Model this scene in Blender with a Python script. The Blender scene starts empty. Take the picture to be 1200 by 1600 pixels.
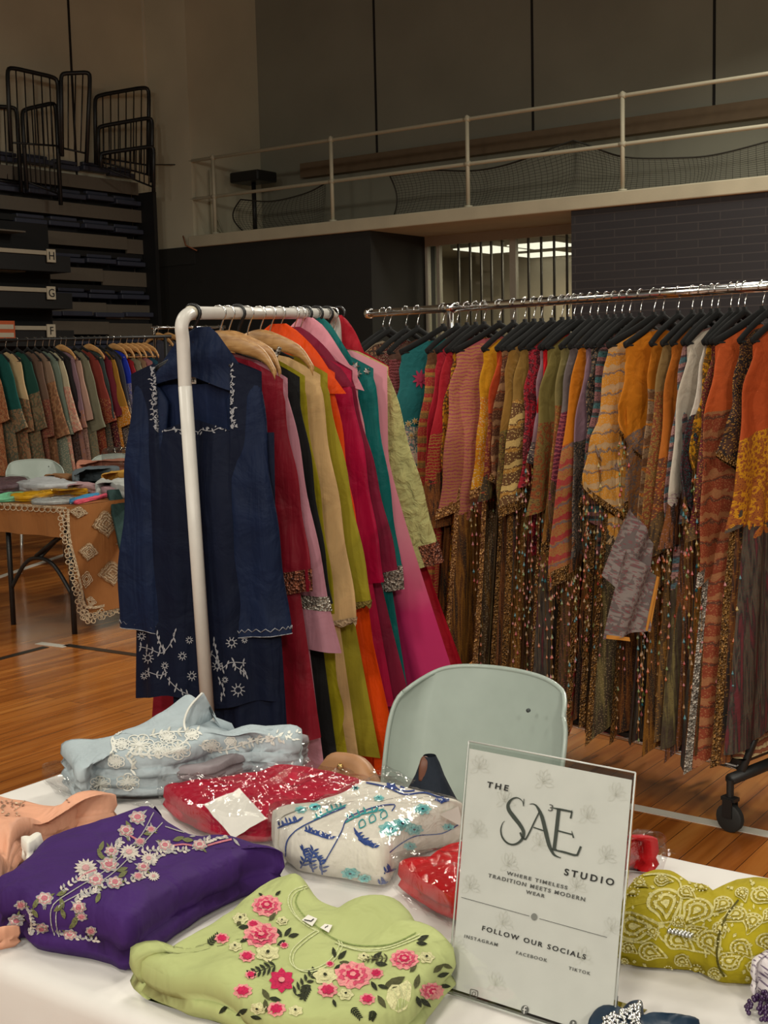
import bpy, math, random
from mathutils import Vector, Matrix, noise
from mathutils.bvhtree import BVHTree
R = math.radians
PI = math.pi
SC = bpy.context.scene
COL = SC.collection

# ---------------------------------------------------------------- camera
FPX = 2000.0                      # focal length in pixels of the 1200x1600 frame
EYE = Vector((0, 0, 1.5))
PITCH = math.atan(233 / FPX)
ROLL = 0.024
FW = Vector((0, math.cos(PITCH), -math.sin(PITCH)))
_r0 = Vector((1, 0, 0)); _u0 = Vector((0, math.sin(PITCH), math.cos(PITCH)))
RT = _r0 * math.cos(ROLL) - _u0 * math.sin(ROLL)
UP = _r0 * math.sin(ROLL) + _u0 * math.cos(ROLL)
cd = bpy.data.cameras.new('camera'); cam = bpy.data.objects.new('camera', cd); COL.objects.link(cam)
cd.sensor_fit = 'VERTICAL'; cd.sensor_height = 36; cd.sensor_width = 27; cd.lens = 36 * FPX / 1600
cd.clip_end = 200
m = Matrix.Identity(4)
for i in range(3):
    m[i][0] = RT[i]; m[i][1] = UP[i]; m[i][2] = -FW[i]; m[i][3] = EYE[i]
cam.matrix_world = m
SC.camera = cam

def ray(px, py): return FW + RT * ((px - 600) / FPX) - UP * ((py - 800) / FPX)
def at(px, py, Z): return EYE + ray(px, py) * Z
def onz(px, py, z):
    d = ray(px, py); return EYE + d * ((z - EYE.z) / d.z)
def proj(p):
    q = Vector(p) - EYE; Z = q.dot(FW)
    return 600 + FPX * q.dot(RT) / Z, 800 - FPX * q.dot(UP) / Z

# the hall runs along its own axes: HW along the back wall, HN into the back wall
HA = math.atan2(-0.581, 0.814)
HW = Vector((math.cos(HA), math.sin(HA), 0)); HN = Vector((-HW.y, HW.x, 0))
def hall(a, b, z): return HW * a + HN * b + Vector((0, 0, z))
def onb(px, py, b):                # pixel -> point on the plane at distance b along HN
    d = ray(px, py); t = (b - EYE.dot(HN)) / d.dot(HN); return EYE + d * t
def ona(px, py, a):
    d = ray(px, py); t = (a - EYE.dot(HW)) / d.dot(HW); return EYE + d * t

# ---------------------------------------------------------------- light and exposure
SC.view_settings.view_transform = 'Standard'; SC.view_settings.look = 'None'
SC.view_settings.gamma = 1; SC.view_settings.use_curve_mapping = False
SC.view_settings.exposure = -0.45
wd = bpy.data.worlds.new('world'); SC.world = wd; wd.use_nodes = True
wd.node_tree.nodes['Background'].inputs[0].default_value = (1.0, 0.95, 0.84, 1)
wd.node_tree.nodes['Background'].inputs[1].default_value = 0.17
def lamp(name, loc, size, power, col=(1, .945, .81), to=None):
    l = bpy.data.lights.new(name, 'AREA'); l.shape = 'RECTANGLE'; l.size = size[0]; l.size_y = size[1]
    l.energy = power; l.color = col
    o = bpy.data.objects.new(name, l); COL.objects.link(o); o.location = loc
    d = (Vector(to) - Vector(loc)) if to else Vector((0, 0, -1))
    o.rotation_euler = d.to_track_quat('-Z', 'Y').to_euler()
    return o
LAMPS = [(-.9, -1.6, 5.4, 110), (2.4, -2.2, 5.6, 110), (-3.4, .6, 5.8, 80), (.4, 2.4, 6.2, 60), (-3.5, -6, 5.2, 400), (1.5, -7, 5.2, 400), (-7, -3, 5.4, 260),  # the far ones behind the camera are added to light the sign frontally
         (-5.0, 5.6, 6.6, 150), (2.6, 5.4, 6.6, 110), (6.2, 9.0, 6.4, 620), (3.0, 10.2, 6.6, 330)]  # last two added near the back wall to brighten its right side
for i, (x, y, z, p) in enumerate(LAMPS):
    lamp('hall_lamp', (x, y, z), (.5, 1.3), p, to=(x * .8 + .02, y * .7 + .25, 0))

# ---------------------------------------------------------------- materials
def S(r, g, b, k=1.0):
    def f(c):
        c /= 255
        return k * (c / 12.92 if c <= .04045 else ((c + .055) / 1.055) ** 2.4)
    return (min(f(r), .95), min(f(g), .95), min(f(b), .95), 1)
class NT:
    def __init__(s, name):
        s.m = bpy.data.materials.new(name); s.m.use_nodes = True
        s.t = s.m.node_tree; s.b = s.t.nodes['Principled BSDF']; s.out = s.t.nodes['Material Output']
    def n(s, typ, **kw):
        x = s.t.nodes.new(typ)
        for k, v in kw.items():
            if k.startswith('i_'):
                key = k[2:]; x.inputs[int(key) if key.isdigit() else key.replace('_', ' ')].default_value = v
            else: setattr(x, k, v)
        return x
    def l(s, a, b): s.t.links.new(a, b)
    def mix(s, fac, a, b):
        x = s.n('ShaderNodeMix', data_type='RGBA')
        for sock, v in ((x.inputs[0], fac), (x.inputs[6], a), (x.inputs[7], b)):
            if hasattr(v, 'is_linked'): s.l(v, sock)
            else: sock.default_value = v
        return x.outputs[2]
    def math(s, op, a, b=0.0, clamp=False):
        x = s.n('ShaderNodeMath', operation=op, use_clamp=clamp)
        for sock, v in ((x.inputs[0], a), (x.inputs[1], b)):
            if hasattr(v, 'is_linked'): s.l(v, sock)
            else: sock.default_value = v
        return x.outputs[0]
    def ramp(s, fac, stops, interp='LINEAR'):
        x = s.n('ShaderNodeValToRGB'); cr = x.color_ramp; cr.interpolation = interp
        while len(cr.elements) < len(stops): cr.elements.new(.5)
        for e, (p, c) in zip(cr.elements, stops): e.position = p; e.color = c
        s.l(fac, x.inputs[0]); return x.outputs[0]
    def bump(s, h, st=.3, dist=.01):
        x = s.n('ShaderNodeBump', i_Strength=st, i_Distance=dist); s.l(h, x.inputs['Height']); s.l(x.outputs[0], s.b.inputs['Normal'])
    def obj(s): return s.n('ShaderNodeTexCoord').outputs['Object']
MATS = {}
def plain(name, col, rough=.5, metal=0., **kw):
    if name in MATS: return MATS[name]
    n = NT(name); n.b.inputs['Base Color'].default_value = col; n.b.inputs['Roughness'].default_value = rough
    n.b.inputs['Metallic'].default_value = metal
    for k, v in kw.items(): n.b.inputs[k.replace('_', ' ')].default_value = v
    if not metal:
        t = n.n('ShaderNodeTexNoise', i_Scale=25.); n.l(n.obj(), t.inputs['Vector'])
        d = tuple(c * .86 for c in col[:3]) + (1,)
        n.l(n.mix(t.outputs[0], col, d), n.b.inputs['Base Color'])
    MATS[name] = n.m; return n.m
def fab(name, col, rough=.82, var=.22, bump=.35, bscale=9., sheen=.0, weave=0.):
    if name in MATS: return MATS[name]
    n = NT(name); n.b.inputs['Roughness'].default_value = rough
    o = n.obj(); t = n.n('ShaderNodeTexNoise', i_Scale=bscale, i_Detail=4., i_Distortion=.6); n.l(o, t.inputs['Vector'])
    d = tuple(c * (1 - var) for c in col[:3]) + (1,); u = tuple(min(c * (1 + var * .5), .95) for c in col[:3]) + (1,)
    n.l(n.ramp(t.outputs[0], [(.3, d), (.7, u)]), n.b.inputs['Base Color'])
    n.b.inputs['Specular IOR Level'].default_value = .16
    h = t.outputs[0]
    if weave:
        w = n.n('ShaderNodeTexNoise', i_Scale=420., i_Detail=1.); n.l(o, w.inputs['Vector'])
        h = n.math('ADD', h, n.math('MULTIPLY', w.outputs[0], weave))
    mp = n.n('ShaderNodeMapping'); mp.inputs['Scale'].default_value = (9, 9, 1.6); n.l(o, mp.inputs[0])
    w2 = n.n('ShaderNodeTexNoise', i_Scale=1.6, i_Detail=3., i_Distortion=.8); n.l(mp.outputs[0], w2.inputs['Vector'])
    h = n.math('ADD', h, n.math('MULTIPLY', w2.outputs[0], 1.1))
    n.bump(h, bump, .03)
    MATS[name] = n.m; return n.m
def ombre(name, stops, rough=.75):
    """dyed fabric: colour changes down the cloth; stops = (local z, colour)"""
    n = NT(name); n.b.inputs['Roughness'].default_value = rough; n.b.inputs['Specular IOR Level'].default_value = .3
    o = n.obj(); sp = n.n('ShaderNodeSeparateXYZ'); n.l(o, sp.inputs[0])
    z0, z1 = stops[0][0], stops[-1][0]
    f = n.math('DIVIDE', n.math('SUBTRACT', sp.outputs[2], z0), z1 - z0, True)
    t = n.n('ShaderNodeTexNoise', i_Scale=6., i_Detail=3.); n.l(o, t.inputs['Vector'])
    f = n.math('ADD', f, n.math('MULTIPLY', n.math('SUBTRACT', t.outputs[0], .5), .12))
    n.l(n.ramp(f, [((z - z0) / (z1 - z0), c) for z, c in stops]), n.b.inputs['Base Color'])
    n.bump(t.outputs[0], .3, .02); MATS[name] = n.m; return n.m
def printed(name, top, p0, p1, p2, zs=-.42, diag=.3, scale=26., kind='block', gold=None, rough=.75, low=None, zl=-.68, soft=.0):
    """kaftan cloth: plain field above zs, printed border below it"""
    if name in MATS: return MATS[name]
    n = NT(name); n.b.inputs['Roughness'].default_value = rough; n.b.inputs['Specular IOR Level'].default_value = .3
    o = n.obj(); sp = n.n('ShaderNodeSeparateXYZ'); n.l(o, sp.inputs[0])
    q = n.math('ADD', sp.outputs[2], n.math('MULTIPLY', sp.outputs[0], diag))
    cs = n.n('ShaderNodeCombineXYZ')
    n.l(n.math('ADD', sp.outputs[0], n.math('MULTIPLY', sp.outputs[1], .4)), cs.inputs[0]); n.l(q, cs.inputs[1])
    v = n.n('ShaderNodeTexVoronoi', i_Scale=scale, voronoi_dimensions='2D'); n.l(cs.outputs[0], v.inputs['Vector'])
    t = n.n('ShaderNodeTexNoise', i_Scale=scale * .35, i_Detail=5., i_Distortion=1.2); n.l(o, t.inputs['Vector'])
    if kind == 'band':
        w = n.math('FRACT', n.math('MULTIPLY', q, scale * .22))
        base = n.ramp(w, [(0, p0), (.16, p1), (.22, p2), (.34, p0), (.5, p1), (.72, p2), (.8, p0)], 'CONSTANT')
    elif kind == 'stripe':
        w = n.math('FRACT', n.math('MULTIPLY', n.math('ADD', q, n.math('MULTIPLY', t.outputs[0], .05)), scale * .3))
        base = n.ramp(w, [(0, p0), (.42, p1), (.55, p0), (.62, p2), (.9, p0)], 'CONSTANT')
    elif kind == 'crinkle':
        w = n.n('ShaderNodeTexWave', i_Scale=scale * .5, i_Distortion=6., i_Detail=3., bands_direction='Z'); n.l(o, w.inputs['Vector'])
        base = n.ramp(w.outputs[1], [(.2, p0), (.6, p1), (.9, p2)])
    else:
        base = n.ramp(v.outputs['Distance'], [(.0, p2), (.18, p1), (.36, p0), (.62, p0), (.7, p1)], 'EASE')
        base = n.mix(n.math('GREATER_THAN', t.outputs[0], .56), base, p1)
    if soft: base = n.mix(n.math('ADD', n.math('MULTIPLY', t.outputs[0], .5), soft - .25, True), base, tuple((a_ + b_) * .5 for a_, b_ in zip(p0, p1)))
    v2 = n.n('ShaderNodeTexVoronoi', i_Scale=scale * 2.7, voronoi_dimensions='2D'); n.l(cs.outputs[0], v2.inputs['Vector'])
    g = gold if gold else p2
    base = n.mix(n.math('MULTIPLY', n.math('LESS_THAN', v2.outputs['Distance'], .2), .8), base, g)
    msk = n.math('LESS_THAN', n.math('ADD', q, n.math('MULTIPLY', t.outputs[0], .02)), zs)
    tp = n.mix(t.outputs[0], tuple(c * .75 for c in top[:3]) + (1,), tuple(min(.95, c * 1.15) for c in top[:3]) + (1,))
    fin = n.mix(msk, tp, base)
    if low:
        mp = n.n('ShaderNodeMapping'); mp.inputs['Scale'].default_value = (70, 70, 5); n.l(o, mp.inputs[0])
        s = n.n('ShaderNodeTexNoise', i_Scale=1., i_Detail=3., i_Distortion=.4); n.l(mp.outputs[0], s.inputs['Vector'])
        lo = n.ramp(s.outputs[0], [(.32, low[0]), (.46, low[1]), (.56, low[0]), (.66, low[2])])
        lo = n.mix(n.math('MULTIPLY', n.math('LESS_THAN', v2.outputs['Distance'], .16), .5), lo, g)
        fin = n.mix(n.math('LESS_THAN', n.math('ADD', sp.outputs[2], n.math('MULTIPLY', t.outputs[0], .25)), zl), fin, lo)
    n.l(fin, n.b.inputs['Base Color'])
    n.bump(t.outputs[0], .4, .012); MATS[name] = n.m; return n.m

def thing(name, label, cat, loc=(0, 0, 0), rz=0., group=None):
    o = bpy.data.objects.new(name, None); o.empty_display_size = .1; COL.objects.link(o)
    o.location = loc; o.rotation_euler = (0, 0, rz); return tag(o, label, cat, group)
def tag(o, label, cat, group=None, kind=None):
    o['label'] = label; o['category'] = cat
    if group: o['group'] = group
    if kind: o['kind'] = kind
    return o
def wloc(o):
    v = Vector(o.location)
    while o.parent: o = o.parent; v = v + Vector(o.location)
    return v
class MB:
    def __init__(s): s.v = []; s.f = []; s.mi = []
    def add(s, vs, fs, mi=0):
        k = len(s.v); s.v += [Vector(p) for p in vs]
        for f in fs: s.f.append([i + k for i in f]); s.mi.append(mi)
        return s
    def grid(s, rows, mi=0, cu=False, cv=False):
        n = len(rows[0]); r = len(rows); fs = []
        for i in range(r if cv else r - 1):
            for j in range(n if cu else n - 1):
                fs.append([i * n + j, i * n + (j + 1) % n, ((i + 1) % r) * n + (j + 1) % n, ((i + 1) % r) * n + j])
        return s.add([p for q in rows for p in q], fs, mi)
    def tube(s, path, r, n=8, mi=0, caps=True, closed=False, flat=None):
        path = [Vector(p) for p in path]; rows = []; prev = None
        for i, p in enumerate(path):
            a = path[i - 1] if i or closed else p; b = path[(i + 1) % len(path)] if i < len(path) - 1 or closed else p
            t = (b - a).normalized()
            if prev is None:
                h = Vector((0, 0, 1)) if abs(t.z) < .9 else Vector((1, 0, 0)); u = (h - t * h.dot(t)).normalized()
            else:
                u = prev - t * prev.dot(t); u = u.normalized() if u.length > 1e-6 else t.orthogonal().normalized()
            prev = u; w = t.cross(u); rr = r[i] if isinstance(r, (list, tuple)) else r
            f = flat or 1.
            rows.append([p + u * rr * math.cos(2 * PI * k / n) + w * rr * f * math.sin(2 * PI * k / n) for k in range(n)])
        s.grid(rows, mi, True, closed)
        if caps and not closed:
            k = len(s.v); s.f.append(list(range(k - n, k))); s.mi.append(mi)
            k0 = k - n * len(path); s.f.append(list(range(k0 + n - 1, k0 - 1, -1))); s.mi.append(mi)
        return s
    def box(s, c, d, ax=None, mi=0):
        """box centred on c, full sizes d, along axes ax"""
        c = Vector(c); X, Y, Z = ax if ax else (Vector((1, 0, 0)), Vector((0, 1, 0)), Vector((0, 0, 1)))
        vs = [c + X * (d[0] / 2 * i) + Y * (d[1] / 2 * j) + Z * (d[2] / 2 * k) for i in (-1, 1) for j in (-1, 1) for k in (-1, 1)]
        return s.add(vs, [[0, 1, 3, 2], [4, 6, 7, 5], [0, 4, 5, 1], [2, 3, 7, 6], [0, 2, 6, 4], [1, 5, 7, 3]], mi)
    def lathe(s, c, prof, n=20, mi=0, ax=None):
        c = Vector(c); X, Y, Z = ax if ax else (Vector((1, 0, 0)), Vector((0, 1, 0)), Vector((0, 0, 1)))
        rows = [[c + (X * math.cos(2 * PI * k / n) + Y * math.sin(2 * PI * k / n)) * r + Z * z for k in range(n)] for r, z in prof]
        return s.grid(rows, mi, True)
    def build(s, name, mats, parent=None, local=False, smooth=True, angle=None, bevel=0., origin=None):
        if not isinstance(mats, (list, tuple)): mats = [mats]
        if local: org = Vector((0, 0, 0))
        else:
            xs = [p.x for p in s.v]; ys = [p.y for p in s.v]; zs = [p.z for p in s.v]
            org = Vector(origin) if origin else Vector(((min(xs) + max(xs)) / 2, (min(ys) + max(ys)) / 2, min(zs)))
        me = bpy.data.meshes.new(name); me.from_pydata([p - org for p in s.v], [], s.f)
        for mt in mats: me.materials.append(mt)
        if len(mats) > 1: me.polygons.foreach_set('material_index', s.mi)
        me.polygons.foreach_set('use_smooth', [bool(smooth)] * len(me.polygons))
        me.update()
        if smooth and angle: me.set_sharp_from_angle(angle=R(angle))
        o = bpy.data.objects.new(name, me); COL.objects.link(o)
        if parent:
            o.parent = parent
            if not local: o.location = org - wloc(parent)
        elif not local: o.location = org
        if bevel:
            b = o.modifiers.new('bevel', 'BEVEL'); b.width = bevel; b.segments = 2; b.limit_method = 'ANGLE'
        return o
    def bvh(s): return BVHTree.FromPolygons(s.v, s.f)
def structure(o): o['kind'] = 'structure'; return o
def cr(pts, n, closed=False):
    """Catmull-Rom through pts (tuples of any length), n steps per span"""
    P = [Vector(p) for p in pts]; N = len(P); out = []
    for i in range(N if closed else N - 1):
        g = (lambda k: P[k % N]) if closed else (lambda k: P[min(max(k, 0), N - 1)])
        a, b, c, d = g(i - 1), g(i), g(i + 1), g(i + 2)
        for k in range(n):
            t = k / n
            out.append(.5 * ((2 * b) + (c - a) * t + (2 * a - 5 * b + 4 * c - d) * t * t + (3 * b - a - 3 * c + d) * t ** 3))
    if not closed: out.append(P[-1])
    return out
def nz(x, y, z=0.): return noise.noise(Vector((x, y, z)))

# shared materials
CHROME = plain('chrome', (.75, .74, .72, 1), .16, 1.)
STEEL = plain('bright_steel', (.6, .6, .58, 1), .3, 1.)
BLACKM = plain('black_metal', (.012, .012, .012, 1), .45)
VELVET = plain('black_velvet', (.006, .006, .006, 1), .95)
BLACKP = plain('black_plastic', (.01, .01, .011, 1), .35)
WHITEM = plain('white_enamel', S(214, 210, 203), .35)
RUBBER = plain('black_rubber', (.015, .015, .014, 1), .7)
def wood_mat(name, c0, c1, rough=.4, sc=18.):
    n = NT(name); n.b.inputs['Roughness'].default_value = rough
    mp = n.n('ShaderNodeMapping'); mp.inputs['Scale'].default_value = (1, 6, 6); n.l(n.obj(), mp.inputs[0])
    t = n.n('ShaderNodeTexNoise', i_Scale=sc, i_Detail=4., i_Distortion=.8); n.l(mp.outputs[0], t.inputs['Vector'])
    n.l(n.ramp(t.outputs[0], [(.35, c0), (.65, c1)]), n.b.inputs['Base Color']); return n.m
HWOOD = wood_mat('hanger_wood', S(164, 118, 68), S(192, 148, 94))
# ================================================================ THE HALL
AX = (HW, HN, Vector((0, 0, 1)))
LX = (Vector((1, 0, 0)), Vector((0, 1, 0)), Vector((0, 0, 1)))
def hb(mb, a0, a1, b0, b1, z0, z1, mi=0):            # box in hall-local coordinates
    return mb.box(((a0 + a1) / 2, (b0 + b1) / 2, (z0 + z1) / 2), (a1 - a0, b1 - b0, z1 - z0), LX, mi)
def hbuild(mb, name, mats, smooth=False, **k):        # local hall mesh turned into place
    o = mb.build(name, mats, local=True, smooth=smooth, **k); o.rotation_euler = (0, 0, HA); return structure(o)
def hc(p): return (p.dot(HW), p.dot(HN), p.z)

# glossy timber sports floor, boards running into the hall
n = NT('timber_floor'); o = n.obj()
n.b.inputs['Roughness'].default_value = .22; n.b.inputs['Coat Weight'].default_value = .25; n.b.inputs['Coat Roughness'].default_value = .12
mp = n.n('ShaderNodeMapping'); mp.inputs['Rotation'].default_value = (0, 0, PI / 2); n.l(o, mp.inputs[0])
bk = n.n('ShaderNodeTexBrick', i_Scale=1., offset=.37); bk.inputs['Brick Width'].default_value = 1.9
bk.inputs['Row Height'].default_value = .085; bk.inputs['Mortar Size'].default_value = .0012; bk.inputs['Bias'].default_value = -.1
bk.inputs['Color1'].default_value = S(160, 98, 42); bk.inputs['Color2'].default_value = S(184, 120, 56); bk.inputs['Mortar'].default_value = S(60, 30, 12)
n.l(mp.outputs[0], bk.inputs['Vector'])
m2 = n.n('ShaderNodeMapping'); m2.inputs['Scale'].default_value = (14, .9, 1); n.l(o, m2.inputs[0])
t = n.n('ShaderNodeTexNoise', i_Scale=1.6, i_Detail=5., i_Distortion=.5); n.l(m2.outputs[0], t.inputs['Vector'])
gr = n.ramp(t.outputs[0], [(.3, S(196, 170, 140)), (.5, S(232, 216, 196)), (.7, (1, 1, 1, 1))])
x = n.n('ShaderNodeMix', data_type='RGBA', blend_type='MULTIPLY'); x.inputs[0].default_value = 1
n.l(bk.outputs[0], x.inputs[6]); n.l(gr, x.inputs[7]); n.l(x.outputs[2], n.b.inputs['Base Color'])
FLOORM = n.m
hbuild(hb(MB(), -13.2, 12, -8, 16, -.05, 0), 'floor', FLOORM)

# painted cladding above, dark painted brick below
def wallpaint(name, col, sc=1.2):
    n = NT(name); n.b.inputs['Roughness'].default_value = .75
    t = n.n('ShaderNodeTexNoise', i_Scale=sc, i_Detail=5.); n.l(n.obj(), t.inputs['Vector'])
    n.l(n.ramp(t.outputs[0], [(.3, tuple(c * .86 for c in col[:3]) + (1,)), (.7, col)]), n.b.inputs['Base Color'])
    t2 = n.n('ShaderNodeTexNoise', i_Scale=60.); n.l(n.obj(), t2.inputs['Vector']); n.bump(t2.outputs[0], .08, .01); return n.m
CLAD = wallpaint('painted_cladding', S(140, 139, 124)); PIERM = wallpaint('painted_pier', S(204, 197, 172))  # corner shade put into the cladding's darker colour, pier lightened against it
CONC = wallpaint('painted_concrete', S(196, 188, 162), 3.); ROUGHC = wallpaint('bare_concrete', S(112, 94, 72), 9.)
JOINT = plain('joint_shadow_gap', (.012, .011, .01, 1), .9)
n = NT('dark_brick'); n.b.inputs['Roughness'].default_value = .55
o = n.obj(); sp = n.n('ShaderNodeSeparateXYZ'); n.l(o, sp.inputs[0]); cs = n.n('ShaderNodeCombineXYZ')
n.l(n.math('ADD', sp.outputs[0], sp.outputs[1]), cs.inputs[0]); n.l(sp.outputs[2], cs.inputs[1])
bk = n.n('ShaderNodeTexBrick', i_Scale=1.); bk.inputs['Brick Width'].default_value = .46; bk.inputs['Row Height'].default_value = .086
bk.inputs['Mortar Size'].default_value = .006; bk.inputs['Color1'].default_value = S(44, 42, 46); bk.inputs['Color2'].default_value = S(48, 46, 49)
bk.inputs['Mortar'].default_value = S(64, 60, 60); n.l(cs.outputs[0], bk.inputs['Vector']); n.l(bk.outputs[0], n.b.inputs['Base Color'])
n.bump(bk.outputs['Fac'], -.3, .01); BRICK = n.m

B0, B1, B2 = 12.6, 13.8, 14.0            # balcony face, glazed screen, upper wall
pa = hc(onb(300, 300, B0))[0]; pa0 = hc(onb(235, 300, B0))[0]
alL = hc(onb(580, 420, B0))[0]; alR = hc(onb(893, 420, B0))[0]
ZS, ZT = 3.07, 3.22                     # slab underside and top
hbuild(hb(MB(), -13.3, 10, B2, B2 + .2, 0, 8), 'wall_back', CLAD)
hbuild(hb(hb(MB(), pa0 - .25, pa0, 1, B2, 0, 8), pa0, pa, B0, B2, ZS + .02, 8), 'wall_left', [PIERM])
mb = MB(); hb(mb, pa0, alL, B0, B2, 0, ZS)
hbuild(mb, 'wall_lower_left', wallpaint('black_painted_brick', S(34, 34, 32), 6.))  # near-black colour stands in for the weaker light on this block
mb = MB(); hb(mb, alR, 10, B0, B2, 0, ZS)
hbuild(mb, 'wall_lower_right', BRICK)
hbuild(hb(MB(), pa - .06, 10, B0 - .05, B2, ZS, ZT), 'trim_1', CONC, bevel=.012)          # balcony slab
structure(bpy.data.objects['trim_1'])
hbuild(hb(MB(), pa + .8, 10, B2 - .12, B2 + .02, 4.02, 4.21), 'trim_2', ROUGHC)
mb = MB()
for px in (586, 832, 1116):
    a = hc(onb(px, 100, B2))[0]; hb(mb, a - .016, a + .016, B2 - .006, B2 + .01, 4.2, 8)
a = hc(onb(378, 100, B2))[0]; hb(mb, a - .006, a + .006, B2 - .006, B2 + .01, 4.2, 8)
hbuild(mb, 'trim_3', JOINT)
mb = MB(); b = hc(ona(109, 60, pa0))[1]; hb(mb, pa0 - .01, pa0 + .008, b - .016, b + .016, 3, 8)
hbuild(mb, 'trim_4', JOINT)
hbuild(hb(MB(), pa0 - .02, pa0 + .035, B0 - .02, B0 + .01, 3.09, 8), 'trim_6', wallpaint('corner_bead_paint', S(214, 206, 184)))  # pale strip painted along the corner as its highlight
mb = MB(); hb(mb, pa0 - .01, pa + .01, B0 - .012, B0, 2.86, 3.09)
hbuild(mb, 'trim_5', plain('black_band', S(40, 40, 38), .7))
hbuild(hb(MB(), -13.3, 12, -8, 16, 8, 8.1), 'ceiling', wallpaint('dark_ceiling', S(70, 66, 58)))

# glazed screen in the recess, with a lit room behind it
wa0 = hc(onb(668, 430, B1))[0]; wa1 = alR + .45; ZH = 2.95
fr = plain('pale_window_frame', S(176, 172, 158), .45)
mb = MB(); hb(mb, wa0 - .12, wa1, B1 - .03, B1 + .05, ZH, ZS)
hb(mb, wa0 - .12, wa0 + .02, B1 - .03, B1 + .05, 0, ZH); hb(mb, wa1 - .04, wa1, B1 - .03, B1 + .05, 0, ZH); hb(mb, wa0, wa1, B1 - .03, B1 + .05, 0, .12)
for px in (688, 806):
    a = hc(onb(px, 430, B1))[0]; w = .035 if px == 688 else .07
    hb(mb, a - w, a + w * .2, B1 - .03, B1 + .04, .12, ZH)
w1 = hbuild(mb, 'window_1', fr)
BARM = plain('window_bar', S(62, 60, 52), .4)
for px in (717, 735, 752, 768, 785, 826, 846, 866, 886):
    a = hc(onb(px, 430, B1))[0]
    o = hb(MB(), a - .011, a + .011, B1 - .012, B1 + .015, .12, ZH).build('window_bar', BARM, w1, local=True, smooth=False)
n = NT('window_glass'); tr = n.n('ShaderNodeBsdfTransparent'); tr.inputs[0].default_value = (.86, .88, .84, 1)
gl = n.n('ShaderNodeBsdfGlossy'); gl.inputs['Roughness'].default_value = .03
fz = n.n('ShaderNodeFresnel', i_IOR=1.5); ms = n.n('ShaderNodeMixShader'); n.l(n.math('ADD', fz.outputs[0], .04), ms.inputs[0])
n.l(tr.outputs[0], ms.inputs[1]); n.l(gl.outputs[0], ms.inputs[2]); n.l(ms.outputs[0], n.out.inputs[0]); GLASS = n.m
hb(MB(), wa0, wa1 - .02, B1, B1 + .006, .1, ZH).build('window_pane', GLASS, w1, local=True, smooth=False)
mb = MB(); hb(mb, wa0 - 1.5, wa1 + 1.5, B1 + 3.0, B1 + 3.1, 0, 3.2); hb(mb, wa0 - 1.6, wa0 - 1.5, B2 + .2, B1 + 3.1, 0, 3.2)
hb(mb, wa1 + 1.5, wa1 + 1.6, B2 + .2, B1 + 3.1, 0, 3.2); hb(mb, wa0 - 1.6, wa1 + 1.6, B1 + .4, B1 + 3.1, 3.05, 3.25)
hbuild(mb, 'wall_foyer', wallpaint('foyer_paint', S(178, 168, 150)))
hbuild(hb(MB(), wa0 - 1.6, wa1 + 1.6, B1 + .2, B1 + 3.1, -.05, 0), 'floor_foyer', plain('foyer_carpet', S(90, 80, 70), .9))
# the wall behind the screen is open where the screen stands
bpy.data.objects.remove(bpy.data.objects['wall_back'])
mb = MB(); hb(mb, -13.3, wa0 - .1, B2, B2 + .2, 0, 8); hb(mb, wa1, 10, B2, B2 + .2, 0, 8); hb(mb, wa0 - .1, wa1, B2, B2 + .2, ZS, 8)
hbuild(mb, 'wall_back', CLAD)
n = NT('lit_panel'); e = n.n('ShaderNodeEmission'); e.inputs[0].default_value = (1, .93, .78, 1); e.inputs[1].default_value = 2.2
n.l(e.outputs[0], n.out.inputs[0]); LIT = n.m
for k, (px0, px1, bb, dd) in enumerate(((735, 800, B1 + 1.3, 1.0), (812, 888, B1 + 1.3, .8), (812, 888, B1 + 2.6, .7))):  # glowing panels shaped to match the bright blocks in the glass
    p0 = hc(onb(px0, 400, bb)); p1 = hc(onb(px1, 400, bb)); z = 2.98
    mb = MB(); mb.box(hall((p0[0] + p1[0]) / 2, bb, z + .03), (p1[0] - p0[0], dd, .06), AX)
    o = tag(mb.build('ceiling_light', plain('lamp_tray', S(200, 196, 186), .5), smooth=False),
            ['lit panel on the foyer ceiling behind the left half of the glazed screen',
             'nearer lit panel on the foyer ceiling behind the right half of the glazed screen',
             'farther lit panel on the foyer ceiling behind the right half of the glazed screen'][k], 'light', 'foyer ceiling lights')
    MB().box(hall((p0[0] + p1[0]) / 2, bb, z - .008), (p1[0] - p0[0] - .04, dd - .06, .012), AX).build('diffuser', LIT, o, smooth=False)
lamp('foyer_lamp', hall((wa0 + wa1) / 2, B1 + 1.9, 2.85), (1.4, .8), 110, (1, .84, .62), hall((wa0 + wa1) / 2, B1 + 1.7, 0))  # unseen lamp added to brighten the foyer behind the glass

# court lines
def line(name, p, q, w, mt):
    p = Vector((p[0], p[1], 0)); q = Vector((q[0], q[1], 0)); d = (q - p); s = Vector((-d.y, d.x, 0)).normalized()
    o = MB().box((p + q) / 2 + Vector((0, 0, .001)), (d.length, w, .002), (d.normalized(), s, Vector((0, 0, 1)))).build(name, mt, smooth=False)
    structure(o)
LW = plain('white_line_paint', S(196, 190, 178), .35); LB = plain('black_line_paint', S(30, 26, 22), .35)
line('floor_marking', onz(700, 1203, 0), onz(1330, 1330, 0), .05, LW)
line('floor_marking', onz(103, 1008, 0), onz(330, 1040, 0), .05, LB)
line('floor_marking', onz(-60, 1045, 0), onz(72, 1011, 0), .05, LB)
line('floor_marking', onz(60, 1005, 0), onz(103, 1010.5, 0), .055, LW)
line('floor_marking', onz(-40, 915, 0), onz(230, 823, 0), .06, LW)

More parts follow.
